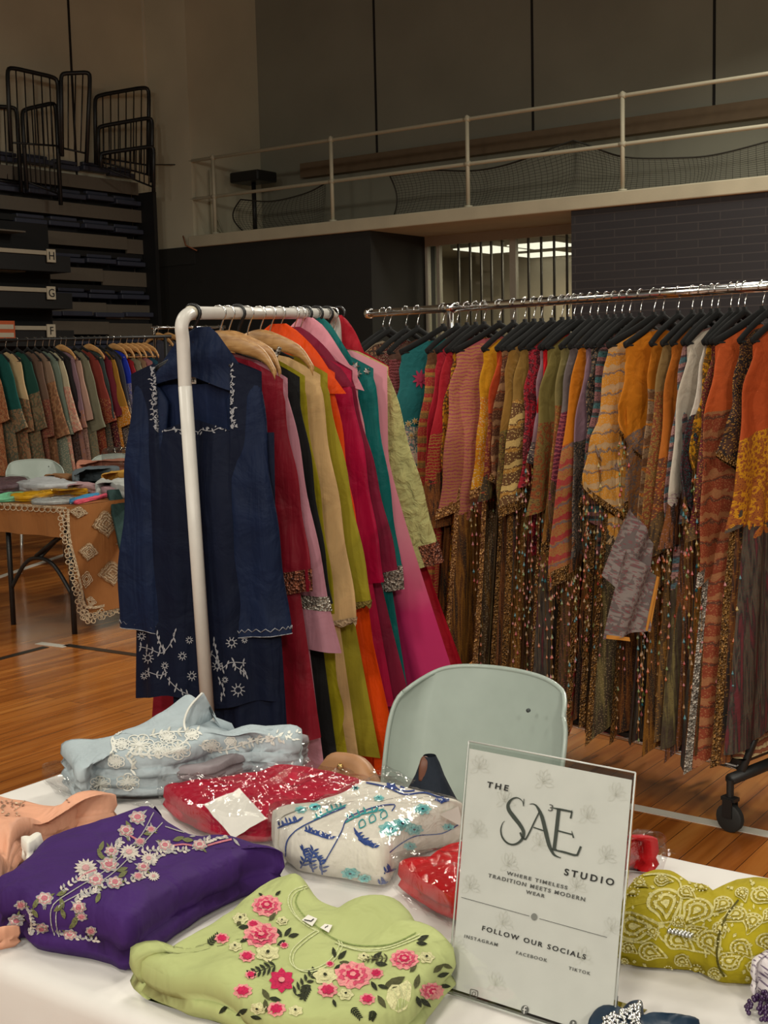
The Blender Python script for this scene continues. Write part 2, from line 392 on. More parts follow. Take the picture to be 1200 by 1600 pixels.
# ---------------------------------------------------------------- balcony railing and net
PALE = plain('pale_galvanised_pipe', S(190, 184, 160), .5)
Br = B0 + .02
rail = thing('balcony_railing', 'pale pipe railing with two rails along the balcony edge', 'railing', hall(-3, Br, ZT))
def ap(px): return hc(onb(px, 340, Br))[0]
a0 = ap(300); a1 = 3.2
for z in (4.19, 3.7):
    pts = [hall(a0 - .12, Br + (.22 if z > 4 else .1), z - .02), hall(a0, Br, z), hall(a1, Br, z)]
    MB().tube(pts, .022, 8).build('rail', PALE, rail)
for px in (336, 520, 732, 973, 1240):
    a = ap(px); mb = MB().tube([hall(a, Br, ZT), hall(a, Br, 4.19)], .024, 8)
    for z in (4.19, 3.7): mb.tube([hall(a - .035, Br, z), hall(a + .035, Br, z)], .03, 8)
    mb.lathe(hall(a, Br, 4.19), [(.001, .05), (.026, .035), (.03, 0)], 8)
    mb.tube([hall(a, Br, ZT), hall(a, Br, ZT + .02)], .05, 8)
    mb.build('post', PALE, rail)
for dz in (4.17, 3.68):
    MB().tube([hall(a0 - .1, Br + .2, dz), hall(a0 + .12, Br + .5, ZT + .02)], .012, 6).build('brace', PALE, rail)
MB().tube([hall(a0 + .1, Br + .3, ZT), hall(a0 + .1, Br + .3, 4.1)], .035, 6).build('end_post', PALE, rail)
tag(MB().tube([hall(pa0 + .1, B0 - .03, 4.21), hall(pa0 + .45, B0 - .05, 4.17), hall(a0 - .12, Br + .2, 4.18)], .007, 5).build('cable', BLACKM),
    'thin cable running from the pier to the railing end', 'cable')
mb = MB().tube([hall(a0 - .1, B0 - .06, ZT + .01), hall(a0 - .02, B0 - .1, ZS + .03), hall(a0 + .16, B0 - .08, ZS - .05)], .01, 5)
tag(mb.build('frayed_rope', plain('orange_rope', S(150, 92, 60), .8)), 'short orange rope dangling off the left end of the balcony slab', 'rope')
NETM = plain('net_cord', S(46, 44, 36), .9)
def netting(name, label, tops, loose):
    """tops: (px, z) along the upper hem; the net hangs from it to the slab"""
    T = cr([(ap(px), z) for px, z in tops], 10)
    nu, nv = int(abs(T[-1][0] - T[0][0]) / .052), 15
    rows = []
    for j in range(nv + 1):
        v = j / nv; q = []
        for i in range(nu + 1):
            s = i / nu * (len(T) - 1); k = min(int(s), len(T) - 2); p = T[k].lerp(T[k + 1], s - k)
            zz = p[1] * (1 - v) + (ZT + .015) * v
            q.append(hall(p[0] + .12 * loose * math.sin(v * 3) * (1 - i / nu), Br + .06 + .05 * math.sin(i * .35 + v * 2) * (v + .2), zz + .012 * math.sin(i * .8) * v * (1 - v)))
        rows.append(q)
    mb = MB()
    for q in rows: mb.tube(q, .0022, 3, caps=False)
    for i in range(nu + 1): mb.tube([r[i] for r in rows], .0022, 3, caps=False)
    o = tag(mb.build(name, NETM), label, 'net', 'sports nets on the balcony')
    MB().tube(rows[0], .01, 5).build('hem_rope', NETM, o)
    MB().tube([r[0] for r in rows], .01, 5).build('edge_rope', NETM, o)
netting('sports_net', 'long dark sports net sagging along the balcony railing, right of centre',
        [(606, 3.69), (670, 3.69), (735, 3.63), (800, 3.66), (880, 3.8), (905, 3.78), (970, 3.58), (1060, 3.50), (1130, 3.5), (1240, 3.6)], .6)
netting('sports_net', 'short loose sports net hung behind the left bay of the balcony railing', [(372, 3.63), (420, 3.56), (470, 3.6), (505, 3.7)], -1.4)
bg = MB().box(hall(ap(335), Br + .8, 4.02), (.5, .4, .14), AX)
tag(bg.build('speaker_box', BLACKM, smooth=False, bevel=.02), 'black box stored on the balcony behind its left end', 'box')
MB().tube([hall(ap(335), Br + .8, ZT), hall(ap(335), Br + .8, 3.95)], .03, 8).build('stand', BLACKM, bpy.data.objects['speaker_box'])

# ---------------------------------------------------------------- folded retractable seating
ble = thing('retractable_seating', 'dark retractable grandstand folded up against the left wall', 'bleachers', hall(-12.3, 10, 0))
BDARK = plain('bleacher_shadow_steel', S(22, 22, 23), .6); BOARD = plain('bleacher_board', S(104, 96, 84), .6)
SEATB = plain('navy_seat_plastic', S(64, 68, 84), .45); NOSE = plain('aluminium_nosing', S(176, 166, 146), .4)
def wb(a0, a1, b0, b1, z0, z1, mb=None): return (mb or MB()).box(hall((a0 + a1) / 2, (b0 + b1) / 2, (z0 + z1) / 2), (a1 - a0, b1 - b0, z1 - z0), AX)
RNG = random.Random(5)
bR = hc(ona(243, 300, -12.3))[1]; bS = hc(ona(88, 440, -11.9))[1]; bL = 7.6
zs = [.35, .78, 1.2, 1.62, 2.03, 2.27, 2.70, 3.13, 3.50, 3.86]
for k, z in enumerate(zs):
    d = .035 * k
    wb(-12.96, -12.33 - d, bL, bR - .02, z - .2, z - .13).build('deck', BDARK, ble, smooth=False)
    split = bS + (bR - bS) * (.62 if k in (6, 5, 4) else .85 if k == 7 else 1.0)
    wb(-12.32 - d, -12.29 - d, (bS if k < 8 else bL), split - .01, z - .085, z + .075).build('riser_board', BOARD, ble, smooth=False)
    if split < bR - .05: wb(-12.35 - d, -12.32 - d, split + .01, bR, z - .125, z + .06).build('riser_board', BOARD, ble, smooth=False)
    x0 = bS if k < 8 else bL; nseat = int((bR - x0) / .46)
    for i in range(nseat):
        b0 = x0 + i * (bR - x0) / nseat; zz = z + .14 + RNG.uniform(-.012, .012)
        mb = wb(-12.75 - d, -12.3 - d + RNG.uniform(-.05, .03), b0 + .015, b0 + (bR - x0) / nseat - .015, zz, zz + .06)
        wb(-12.75 - d, -12.36 - d, b0 + .05, b0 + (bR - x0) / nseat - .05, zz + .07, zz + .115, mb)
        mb.build('folded_seat', SEATB, ble, smooth=False, bevel=.012)
wb(-12.95, -12.7, bL, bR - .05, 0, 3.9).build('frame', BDARK, ble, smooth=False)
wb(-12.9, -12.34, bR - .01, bR + .05, 0, 3.8).build('end_panel', BDARK, ble, smooth=False)
# the lower left bays stand forward, each row with a pale nosing and a letter plate
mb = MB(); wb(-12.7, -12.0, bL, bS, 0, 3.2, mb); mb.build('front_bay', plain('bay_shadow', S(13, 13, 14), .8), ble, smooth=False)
PLATE = plain('letter_plate', S(196, 186, 164), .5)
FONTS = []
def letters(txt, name, mt, parent, org, X, Y, h, depth=.0004, align='CENTER', width=None, space=1.0, bold=0.):
    """raised lettering: org = middle of the baseline, X along the writing, Y up"""
    c = bpy.data.curves.new(name, 'FONT'); c.body = txt; c.size = h / .73; c.align_x = align; c.extrude = depth; c.space_character = space
    c.materials.append(mt); c.resolution_u = 4; c.offset = bold * .6
    o = bpy.data.objects.new(name, c); COL.objects.link(o)
    Z = X.cross(Y).normalized(); mm = Matrix.Identity(4)
    for i in range(3): mm[i][0] = X[i]; mm[i][1] = Y[i]; mm[i][2] = Z[i]
    if width:
        bpy.context.view_layer.update(); w = o.dimensions.x
        if w > 0: mm = mm @ Matrix.Diagonal((width / w, 1, 1, 1))
    bpy.context.view_layer.update()
    me = bpy.data.meshes.new_from_object(o.evaluated_get(bpy.context.evaluated_depsgraph_get())); bpy.data.objects.remove(o)
    o = bpy.data.objects.new(name, me); COL.objects.link(o)
    o.parent = parent; mm.translation = Vector(org) - wloc(parent); o.matrix_local = mm; return o
INK = plain('black_ink', S(24, 22, 22), .6)
for i, (t, y) in enumerate((('H', 396), ('G', 454), ('F', 513))):
    p = ona(80, y, -11.62); z = p.z; bb = hc(p)[1]
    wb(-11.9, -11.62, bL, bb + .03, z - .02, z + .025).build('nosing', NOSE, ble, smooth=False)
    wb(-12.0, -11.64, bL, bS, z - .2, z - .02).build('row_face', BDARK, ble, smooth=False)
    pl = wb(-11.62, -11.605, bb - .07, bb + .05, z - .1, z + .045); plo = pl.build('row_plate', PLATE, ble, smooth=False)
    letters(t, 'row_letter', INK, plo, hall(-11.6, bb - .01, z - .072), HN, Vector((0, 0, 1)), .095)
for y in (362, 424, 480):
    p = ona(40, y, -11.75); wb(-12, -11.75, bL, hc(p)[1], p.z - .008, p.z + .008).build('ledge', BOARD, ble, smooth=False)
p = ona(8, 517, -11.6); OR = plain('orange_notice', S(196, 92, 48), .6)
so = MB().box(p, (.012, .26, .22), AX).build('notice_sign', OR, smooth=False)
tag(so, 'small orange notice with pale lines of writing on the front of the folded grandstand', 'sign')
for k in (-1, 1):
    MB().box(p + Vector((0, 0, .045 * k)) + HW * .008, (.004, .22, .05), AX).build('pale_line', PLATE, so, smooth=False)
GR = plain('guard_rail_black', (.01, .01, .01, 1), .4)
def guard(pts, nb, Z, lab):
    """inverted U of tube with upright bars; pts = four pixel corners bottom-left, top-left, top-right, bottom-right with depths"""
    P = [at(x, y, z) for (x, y), z in zip(pts, Z)]
    up = []
    bl, tl, tr, br = P; e = .16
    path = [bl, tl.lerp(bl, e)] + [q for q in cr([tl.lerp(bl, e), tl.lerp(bl, .05) .lerp(tl.lerp(tr, .06), .5), tl.lerp(tr, e * 1.3)], 4)[1:]]
    path += [q for q in cr([tr.lerp(tl, e * 1.3), tr.lerp(br, .05).lerp(tr.lerp(tl, .06), .5), tr.lerp(br, e)], 4)] + [br]
    g = tag(MB().tube(path, .026, 8).build('guard_rail', GR), lab, 'railing', 'guard rails on the grandstand')
    MB().tube([bl.lerp(tl, .1), br.lerp(tr, .1)], .012, 6).build('lower_bar', GR, g)
    for i in range(1, nb + 1):
        u = i / (nb + 1); lo = bl.lerp(br, u); hi = tl.lerp(tr, u)
        MB().tube([lo.lerp(hi, .1), lo.lerp(hi, .995)], .008, 5).build('bar', GR, g)
guard([(17, 236), (11, 104), (90, 122), (95, 240)], 5, (14.9, 14.9, 15.4, 15.4), 'tall black barred guard rail at the back of the grandstand, on the left')
guard([(97, 244), (95, 115), (141, 113), (135, 254)], 3, (15.4, 15.4, 15.5, 15.5), 'narrow tall black guard rail right beside the wide tall one on the grandstand')
guard([(150, 256), (148, 150), (233, 135), (231, 272)], 6, (16.3, 16.3, 16.7, 16.7), 'tall black guard rail at the right end of the grandstand, topmost of three')
guard([(154, 258), (153, 198), (238, 183), (237, 285)], 9, (16.2, 16.2, 16.6, 16.6), 'middle-height black guard rail at the right end of the grandstand')
guard([(158, 262), (157, 240), (240, 228), (240, 300)], 10, (16.1, 16.1, 16.5, 16.5), 'lowest black guard rail at the right end of the grandstand')
guard([(42, 296), (34, 172), (87, 160), (95, 320)], 6, (15.2, 15.2, 15.5, 15.5), 'black guard rail with rounded top standing forward on the grandstand')
guard([(-30, 290), (-34, 165), (26, 168), (33, 300)], 5, (15.0, 15.0, 15.3, 15.3), 'black guard rail cut by the left edge of the photo on the grandstand')
# ================================================================ CLOTHES RAILS
def hanger(P, yaw, kind, label, group, hw=.19, top=.02, drop=.0):
    """P = point on the middle of the rail tube; hanger hooks over it"""
    name = {'wood': 'wooden_hanger', 'velvet': 'velvet_hanger', 'plastic': 'plastic_hanger'}[kind]
    mt = {'wood': HWOOD, 'velvet': VELVET, 'plastic': BLACKP}[kind]
    mb = MB(); ax = -.078 - drop - (.016 if kind == 'plastic' else 0)
    if kind == 'wood':
        pts = cr([(-hw - .01, 0, ax - .085), (-.12, .004, ax - .035), (-.05, .0, ax - .003), (0, 0, ax + .006), (.05, 0, ax - .003), (.12, .004, ax - .035), (hw + .01, 0, ax - .085)], 5)
        rows = []
        for p in pts:
            t = abs(p.x) / hw; w = .012 + .010 * (1 - min(t, 1)); y = .007
            rows.append([Vector((p.x, p.y + y * sy, p.z + w * 1.25 * sz)) for sy, sz in ((-.6, -1), (.6, -1), (1, -.5), (1, .6), (.5, 1), (-.5, 1), (-1, .6), (-1, -.5))])
        mb.grid(rows, 0, True); k = len(mb.v); mb.f += [list(range(k - 8, k)), list(range(7, -1, -1))]; mb.mi += [0, 0]
        mb.tube([(-hw + .02, 0, ax - .085), (hw - .02, 0, ax - .085)], .005, 6)
    else:
        r = .0075 if kind == 'velvet' else .0055
        dz = .095 if kind == 'velvet' else .075
        path = cr([(-hw, 0, ax - dz), (-.1, 0, ax - dz * .52), (-.02, 0, ax - .008), (0, 0, ax), (.02, 0, ax - .008), (.1, 0, ax - dz * .52), (hw, 0, ax - dz)], 4)
        mb.tube(path, r * 1.6, 8, flat=.45); (mb.tube([(-hw, 0, ax - dz), (hw, 0, ax - dz - .004)], .005, 6) if kind == 'velvet' else None)
        mb.box((0, 0, ax + .004), (.018, .008, .028))
    o = mb.build(name, mt, local=True); o.location = P; o.rotation_euler = (0, 0, yaw); tag(o, label, 'hanger', group)
    rr = top; hk = []
    for i in range(13):
        a = R(200 - 250 * i / 12); hk.append((rr * math.cos(a), 0, rr * math.sin(a)))
    hk += [(.004, 0, -rr - .016), (0, 0, -rr - .03), (0, 0, ax)]
    MB().tube(hk, .0022 if kind != 'plastic' else .0045, 6).build('hook', CHROME if kind != 'plastic' else BLACKP, o, local=True)
    return o

def body_mesh(sw, L, hw, th, rng, top=-.095, drop=.075, nk=.085, nd=.05, cw=None, A=.02, kf=3.0, square=None, hem=None, nx=30, nr=30, bnd=0., lean=0., waist=1.):
    """front and back sheets of a hanging garment joined at the side seams"""
    ph = [rng.uniform(0, 6.28) for _ in range(4)]; cw = cw or sw * .98
    def half(s):
        if s < .22: a = s / .22; w = sw + (cw - sw) * a
        else: a = (s - .22) / .78; w = cw + (hw - cw) * a ** 1.15
        return w * (1 - (1 - waist) * math.exp(-((s - .38) / .16) ** 2))
    def zsh(u): return top - drop * abs(u) ** 1.15
    def fold(s, u):
        g = A * min(1, s * 1.7) ** .9
        return g * (math.sin(kf * PI * u + ph[0] + s * 1.2) * .6 + math.sin(kf * 2.1 * PI * u + ph[1]) * .38 * s + .35 * math.sin(7 * s + ph[2]) * (1 - s))
    rows = {}
    for sgn in (-1, 1):
        G = []
        for i in range(nr + 1):
            s = i / nr; row = []
            for j in range(nx + 1):
                u = -1 + 2 * j / nx; w = half(s)
                zt = zsh(u); n_ = nk / sw
                if abs(u) < n_:
                    d = nd if sgn < 0 else nd * .25
                    if square: zt = zt - (square if sgn < 0 else .03)
                    else: zt -= d * (1 - (u / n_) ** 2)
                zb = -L + .012 * math.sin(5 * u + ph[3]) + (hem(u) if hem else 0)
                z = zt * (1 - s) + zb * s
                t = (th * .5) * (.45 + .55 * min(1, s * 4)) * max(0, 1 - abs(u) ** 3) ** .6
                row.append(Vector((u * w + lean * s, sgn * t + fold(s, u), z)))
            G.append(row)
        rows[sgn] = G
    mb = MB(); mb.grid(rows[-1]); mb.grid(rows[1]); return mb, rows[-1]
def sleeve_mesh(side, sw, sl, ang, r0, r1, th, rng, top=-.095, drop=.075, point=0., A=.008, bend=0., n=20, nr=18, yo=0.):
    """sleeve hanging from the shoulder tip; r0/r1 half widths; point pulls the inner or outer cuff corner down"""
    ph = rng.uniform(0, 6.28); a = R(ang); mb = MB(); rows = []
    S0 = Vector((side * (sw - .012), 0, top - drop + .002))
    for i in range(-2, nr + 1):
        s = max(i, 0) / nr
        aa = a * (1 - bend * s); d = Vector((side * math.sin(aa), 0, -math.cos(aa))); e = Vector((side * math.cos(aa), 0, math.sin(aa)))
        if i < 0: k = (.25, .72)[i + 2]; w = r0 * k; c = S0 + d * (.004 if i == -2 else .03) - e * w * .96; f = th * .35 * (k + .3)
        else:
            w = r0 + (r1 - r0) * s ** 1.2; c = S0 + d * (.06 + (sl - .06) * s) - e * (w * .92 if s < 1 else w * .92); f = th * (.5 + .15 * s)
        row = []
        for k in range(n):
            q = 2 * PI * k / n; cx = math.cos(q); sy = math.sin(q)
            p = c + e * (w * math.copysign(abs(cx) ** .8, cx)) + Vector((0, 1, 0)) * (f * .5 * sy + yo * min(1, max(0, s) * 3))
            p.y += A * s * math.sin(5 * cx + ph + 3 * s) + A * .6 * math.sin(9 * s + ph) * (.3 + s)
            p += e * (A * .5 * math.sin(14 * s + ph))
            if point and s > .3: p.z -= point * ((s - .3) / .7) * (.5 + .5 * cx)
            row.append(p)
        rows.append(row)
    mb.grid(rows, 0, True); return mb, rows
def xf(P, yaw): return Matrix.Translation(P) @ Matrix.Rotation(yaw, 4, 'Z')

# ---------------------------------------------------------------- white rail
WA = at(300, 489, 3.2); WB = at(514, 490, 4.12)
wdir = (WB - WA); wdir.z = 0; WLEN = wdir.length; wdir.normalize(); WYAW = math.atan2(wdir.y, wdir.x) - PI / 2
foot_n = onz(352, 1511, 0); foot_n = WA - wdir * .085 + Vector((.055, -.01, 0)); foot_n.z = .02
wr = thing('clothes_rail', 'white tubular clothes rail of long plain coloured tunics behind the grey chair', 'clothes rack', (WA.x, WA.y, 0))
ca = WA - wdir * .06; cb = WB + wdir * .06; lowA = Vector((foot_n.x, foot_n.y, .03)); lowB = Vector((cb.x + .055, cb.y + .01, .03))
pa_ = ca + Vector((0, 0, -.09)); pb_ = cb + Vector((0, 0, -.09))
midA = lowA.lerp(pa_, .94); midB = lowB.lerp(pb_, .94); jA = lowA.lerp(pa_, .42); kA = lowA.lerp(pa_, .90)
MB().tube([WA + wdir * .005, WB - wdir * .005], .0165, 14).build('rail', WHITEM, wr)
for s, c, W_, md in ((-1, ca, WA, midA), (1, cb, WB, midB)):
    pts = cr([md, c + Vector((.002, 0, -.075)), c + Vector((0, 0, -.035)) + wdir * s * .0, c + Vector((0, 0, -.010)) - wdir * s * .022, W_], 6)
    MB().tube(pts, .0168, 14, caps=False).build('corner_bend', WHITEM, wr)
    MB().tube([W_ - wdir * s * .004, W_ + wdir * s * .012], .0174, 14).build('joint_ring', plain('pale_plastic', S(206, 198, 176), .4), wr)
for lo, md in ((lowA, midA), (lowB, midB)):
    MB().tube([lo, lo.lerp(md, .42)], .0158, 14).build('lower_post', WHITEM, wr)
    MB().tube([lo.lerp(md, .42), md], .0172, 14).build('upper_post', WHITEM, wr)
    MB().tube([lo.lerp(md, .40) + Vector((-.02, -.012, 0)), lo.lerp(md, .40)], .004, 8).build('screw', STEEL, wr)
    pp = Vector((wdir.y, -wdir.x, 0)); MB().tube([lo - pp * .26, lo + pp * .26], .0158, 12).build('foot', WHITEM, wr)
MB().tube([lowA, lowB], .0158, 12).build('base_bar', WHITEM, wr)

def rail_t(px, A, B):
    lo, hi = -.6, 1.6
    for _ in range(40):
        mid = (lo + hi) / 2
        if proj(A.lerp(B, mid))[0] < px: lo = mid
        else: hi = mid
    return A.lerp(B, (lo + hi) / 2)
WG = 'tunics on the white rail'; WH = 'hangers on the white rail'
NAVY = fab('navy_crepe', S(9, 17, 38), .7, .15); NAVYS = fab('navy_sheer', S(17, 29, 56), .65, .2, .5)
MAROON = fab('maroon_satin', S(128, 22, 38), .5); BLACKF = fab('black_crepe', S(26, 27, 28), .8)
BEIGE = fab('beige_georgette', S(202, 166, 118), .75); OLIVE = fab('olive_georgette', S(150, 138, 38), .7, .18, .3)
OLIVE2 = fab('deep_olive', S(146, 134, 22), .7); ORANGE = fab('orange_silk', S(226, 74, 12), .55, .15)
MAGENTA = fab('magenta_silk', S(166, 14, 62), .55); WINE = fab('wine_sheer', S(122, 22, 52), .6, .3, .3)
PINK = fab('pink_georgette', S(222, 148, 162), .75); TEAL = fab('teal_silk', S(10, 104, 102), .5)
LIME = fab('pale_lime_crinkle', S(186, 182, 122), .8, .2, .8, 26); CRIMS = fab('crimson_pleat', S(168, 24, 40), .6)
MAUVE = fab('mauve_satin', S(176, 124, 138), .55, .1)
OMB = ombre('pink_ombre', [(-1.55, S(168, 30, 84)), (-.95, S(190, 40, 100)), (-.72, S(218, 132, 152)), (-.1, S(226, 154, 166))])
def glit(name, c0, c1, sc=160.):
    n = NT(name); v = n.n('ShaderNodeTexVoronoi', i_Scale=sc); n.l(n.obj(), v.inputs['Vector'])
    n.l(n.ramp(v.outputs['Color'], [(.2, c1), (.72, c0), (.9, tuple(min(.95, c * 1.6) for c in c0[:3]) + (1,))]), n.b.inputs['Base Color'])
    n.b.inputs['Metallic'].default_value = .35; n.b.inputs['Roughness'].default_value = .35
    n.bump(v.outputs['Distance'], 1., .006); return n.m
SILV = glit('silver_sequins', S(178, 170, 158), S(86, 80, 74)); COPS = glit('copper_sequins', S(150, 90, 66), S(60, 26, 22))
GOLDS = glit('gold_sequins', S(140, 100, 50), S(70, 46, 22))
def tunic(hpx, lab, mb_kw, sl_kw, mats, kind, hlab, cuff=None, name='hanging_tunic', seed=1, hang=True, A=WA, B=WB, yaw=None, top=.02):
    P = rail_t(hpx, A, B); yw = WYAW if yaw is None else yaw; rng = random.Random(seed)
    body, front = body_mesh(rng=rng, **mb_kw)
    o = body.build(name, mats[0], local=True); o.location = P; o.rotation_euler = (0, 0, yw); tag(o, lab, 'tunic', WG)
    ends = []
    for sd in (-1, 1):
        if sl_kw is None: break
        kw = dict(sl_kw); kw.setdefault('top', mb_kw.get('top', -.095)); kw.setdefault('drop', mb_kw.get('drop', .075))
        sm, rows = sleeve_mesh(sd, mb_kw['sw'], rng=rng, **kw)
        so = sm.build('sleeve', mats[1], o, local=True); ends.append(rows)
        if cuff:
            e = [[p + (p - sum(rows[-1], Vector()) / len(rows[-1])) * .05 for p in q] for q in rows[-3:]]
            MB().grid(e, 0, True).build('cuff', cuff, so, local=True)
    if hang: hanger(P, yw, kind, hlab, WH, hw=mb_kw['sw'] - .03, top=top, drop={'wood': 0., 'velvet': .03, 'plastic': .018}[kind] * (hpx > 310))
    return o, body, front, ends, xf(P, yw)
base = dict(top=-.09, drop=.085, nk=.08)
def kw(**k): d = dict(base); d.update(k); return d
T = {}
T['navy'] = tunic(301, 'navy tunic with square white-stitched neckline, nearest on the white rail', kw(sw=.182, L=.99, hw=.215, th=.07, A=.014, kf=2.5, nk=.1, nx=66, square=.175, drop=.06, waist=.97),
      dict(sl=.66, ang=7, r0=.052, r1=.074, th=.055, bend=.2, yo=-.016), (NAVY, NAVYS), 'plastic', 'black plastic hanger holding the navy tunic', seed=3, top=.021)
T['maroon'] = tunic(342, 'maroon tunic with copper sequinned cuffs behind the navy one', kw(sw=.175, L=1.12, hw=.25, th=.035, A=.01),
      dict(sl=.56, ang=8, r0=.065, r1=.055, th=.04), (MAROON, MAROON), 'wood', 'wooden hanger holding the maroon tunic', COPS, seed=4)
T['mauve'] = tunic(356, 'mauve satin tunic with silver sequin cuff bands next to the black tunic', kw(sw=.165, L=1.22, hw=.235, th=.03, A=.008),
      dict(sl=.70, ang=10.5, r0=.055, r1=.085, th=.05, point=.05), (MAUVE, MAUVE), 'wood', 'wooden hanger holding the mauve satin tunic', seed=5)
T['black'] = tunic(371, 'black tunic with silver stones round its neck on the white rail', kw(sw=.175, L=1.3, hw=.26, th=.035, A=.01),
      dict(sl=.62, ang=8, r0=.06, r1=.06, th=.035), (BLACKF, BLACKF), 'plastic', 'black plastic hanger holding the black tunic', seed=6, top=.022)
T['moss'] = tunic(386, 'moss green tunic with silver stones round its neck behind the black tunic', kw(sw=.165, L=1.32, hw=.27, th=.03, A=.012),
      dict(sl=.66, ang=7, r0=.055, r1=.06, th=.035), (OLIVE2, OLIVE2), 'velvet', 'black hanger holding the moss green tunic', seed=7)
T['beige'] = tunic(405, 'plain beige tunic with lace cuffs on a wide wooden hanger', kw(sw=.178, L=1.34, hw=.27, th=.035, A=.012),
      dict(sl=.69, ang=8, r0=.072, r1=.066, th=.05), (BEIGE, BEIGE), 'wood', 'pale wooden hanger holding the beige tunic', seed=8)
T['olive'] = tunic(421, 'olive tunic with wide fringed sleeve between the beige and the orange', kw(sw=.172, L=1.28, hw=.3, th=.03, A=.01),
      dict(sl=.66, ang=11, r0=.065, r1=.09, th=.045), (OLIVE, OLIVE), 'velvet', 'black hanger holding the olive tunic', seed=9)
T['orange'] = tunic(436, 'bright orange silk tunic with a matching shawl on its hanger', kw(sw=.168, L=1.33, hw=.34, th=.035, A=.014),
      dict(sl=.6, ang=8, r0=.06, r1=.055, th=.03), (ORANGE, ORANGE), 'velvet', 'black hanger holding the orange silk tunic', seed=10)
T['magenta'] = tunic(458, 'magenta silk tunic between the orange and the wine sheer one', kw(sw=.18, L=1.2, hw=.29, th=.04, A=.012),
      dict(sl=.64, ang=9, r0=.075, r1=.06, th=.045), (MAGENTA, MAGENTA), 'velvet', 'black hanger holding the magenta tunic', seed=11)
T['wine'] = tunic(468, 'wine red sheer tunic hanging behind the magenta one', kw(sw=.165, L=1.32, hw=.36, th=.03, A=.014),
      dict(sl=.62, ang=13, r0=.06, r1=.09, th=.04), (WINE, WINE), 'velvet', 'black hanger holding the wine red sheer tunic', seed=12)
T['blush'] = tunic(477, 'blush pink tunic with a peaked shawl, between the wine red and the teal tunic', kw(sw=.165, L=1.25, hw=.27, th=.03, A=.012),
      dict(sl=.55, ang=7, r0=.06, r1=.05, th=.03), (PINK, PINK), 'plastic', 'black plastic hanger holding the blush pink tunic', seed=17, top=.022)
T['teal'] = tunic(494, 'teal silk tunic with silver flowers on its shoulder', kw(sw=.185, L=1.35, hw=.3, th=.035, A=.012),
      dict(sl=.70, ang=7.5, r0=.09, r1=.04, th=.05), (TEAL, TEAL), 'plastic', 'black plastic hanger holding the teal tunic', SILV, seed=13, top=.022)
T['ombre'] = tunic(510, 'long pink dress dyed to deep pink at its hem, behind the teal tunic', kw(sw=.2, L=1.45, hw=.5, th=.05, A=.024, kf=4),
      None, (OMB, PINK), 'plastic', 'black plastic hanger holding the long pink dress', seed=14, top=.022)
T['lime'] = tunic(520, 'pale lime crinkled tunic farthest but one on the white rail', kw(sw=.185, L=1.2, hw=.3, th=.03, A=.01),
      dict(sl=.66, ang=17, r0=.06, r1=.045, th=.035, bend=.1), (LIME, LIME), 'velvet', 'black hanger holding the pale lime tunic', COPS, seed=15)
T['crimson'] = tunic(529, 'crimson pleated dress hanging last on the white rail', kw(sw=.17, L=1.42, hw=.5, th=.05, A=.02, kf=6),
      None, (CRIMS, CRIMS), 'plastic', 'black plastic hanger holding the crimson pleated dress', seed=16, top=.022)
def add_part(o, mb, name, mt): return mb.build(name, mt, o, local=True)
def shawl(o, mt, name='shawl', hw=.10, h=.07, z0=-.05, z1=-.2, seed=1, th=.03, nr=10, lean=0., yo=0.):
    """folded shawl over the hanger's neck: a peak that spreads over both shoulders"""
    rng = random.Random(seed); mb = MB(); ph = rng.uniform(0, 6)
    for sg in (-1, 1):
        rows = []
        for i in range(nr + 1):
            s = i / nr; w = hw * (.12 + .88 * s ** .75); row = []
            for j in range(15):
                u = -1 + 2 * j / 14
                z = z0 + (z1 - z0) * s - .012 * math.sin(2.5 * u + ph) * s - .03 * abs(u) * s
                y = sg * (th * (.25 + .75 * s ** .5) * max(0, 1 - u * u) ** .5) + .006 * math.sin(9 * s + 3 * u + ph) + yo
                row.append(Vector((u * w + lean * (1 - s), y, z)))
            rows.append(row)
        mb.grid(rows)
    return add_part(o, mb, name, mt)
shawl(T['navy'][0], NAVYS, hw=.158, z0=-.035, z1=-.165, seed=2, th=.018, lean=.024, yo=.002)
shawl(T['orange'][0], ORANGE, hw=.2, z0=-.03, z1=-.215, seed=3, th=.03)
shawl(T['magenta'][0], WINE, hw=.19, z0=-.04, z1=-.2, seed=4, th=.026)
shawl(T['blush'][0], PINK, hw=.185, z0=-.012, z1=-.21, seed=5, th=.024, lean=0.)
shawl(T['teal'][0], TEAL, hw=.16, z0=-.012, z1=-.19, seed=6, th=.024, lean=.0)
shawl(T['crimson'][0], CRIMS, hw=.11, z0=-.005, z1=-.16, seed=7, th=.026)
# folded trouser leg below the navy tunic, back of the neck, size tags
mb, _ = body_mesh(.15, 1.12, .16, .035, random.Random(8), top=-.3, drop=0, nk=.001, nd=0, A=.012)
for p in mb.v: p.x += .06
add_part(T['navy'][0], mb, 'trousers', NAVY)
mb = MB(); mb.grid([[Vector((x * .115, .010 + .006 * abs(x), z)) for x in (-1, -.5, 0, .5, 1)] for z in (-.178, -.21, -.30)]); add_part(T['navy'][0], mb, 'neck_lining', fab('navy_lining', S(18, 30, 60), .7))
for sx in (-.012, .045):
    t_ = add_part(T['navy'][0], MB().box((sx, .006, -.168), (.022, .002, .017)), 'size_tag', plain('white_tag', S(226, 222, 212), .6))
    for k in (-1, 0, 1): add_part(t_, MB().box((sx + k * .005, .0045, -.168), (.003, .001, .008)), 'print', INK)
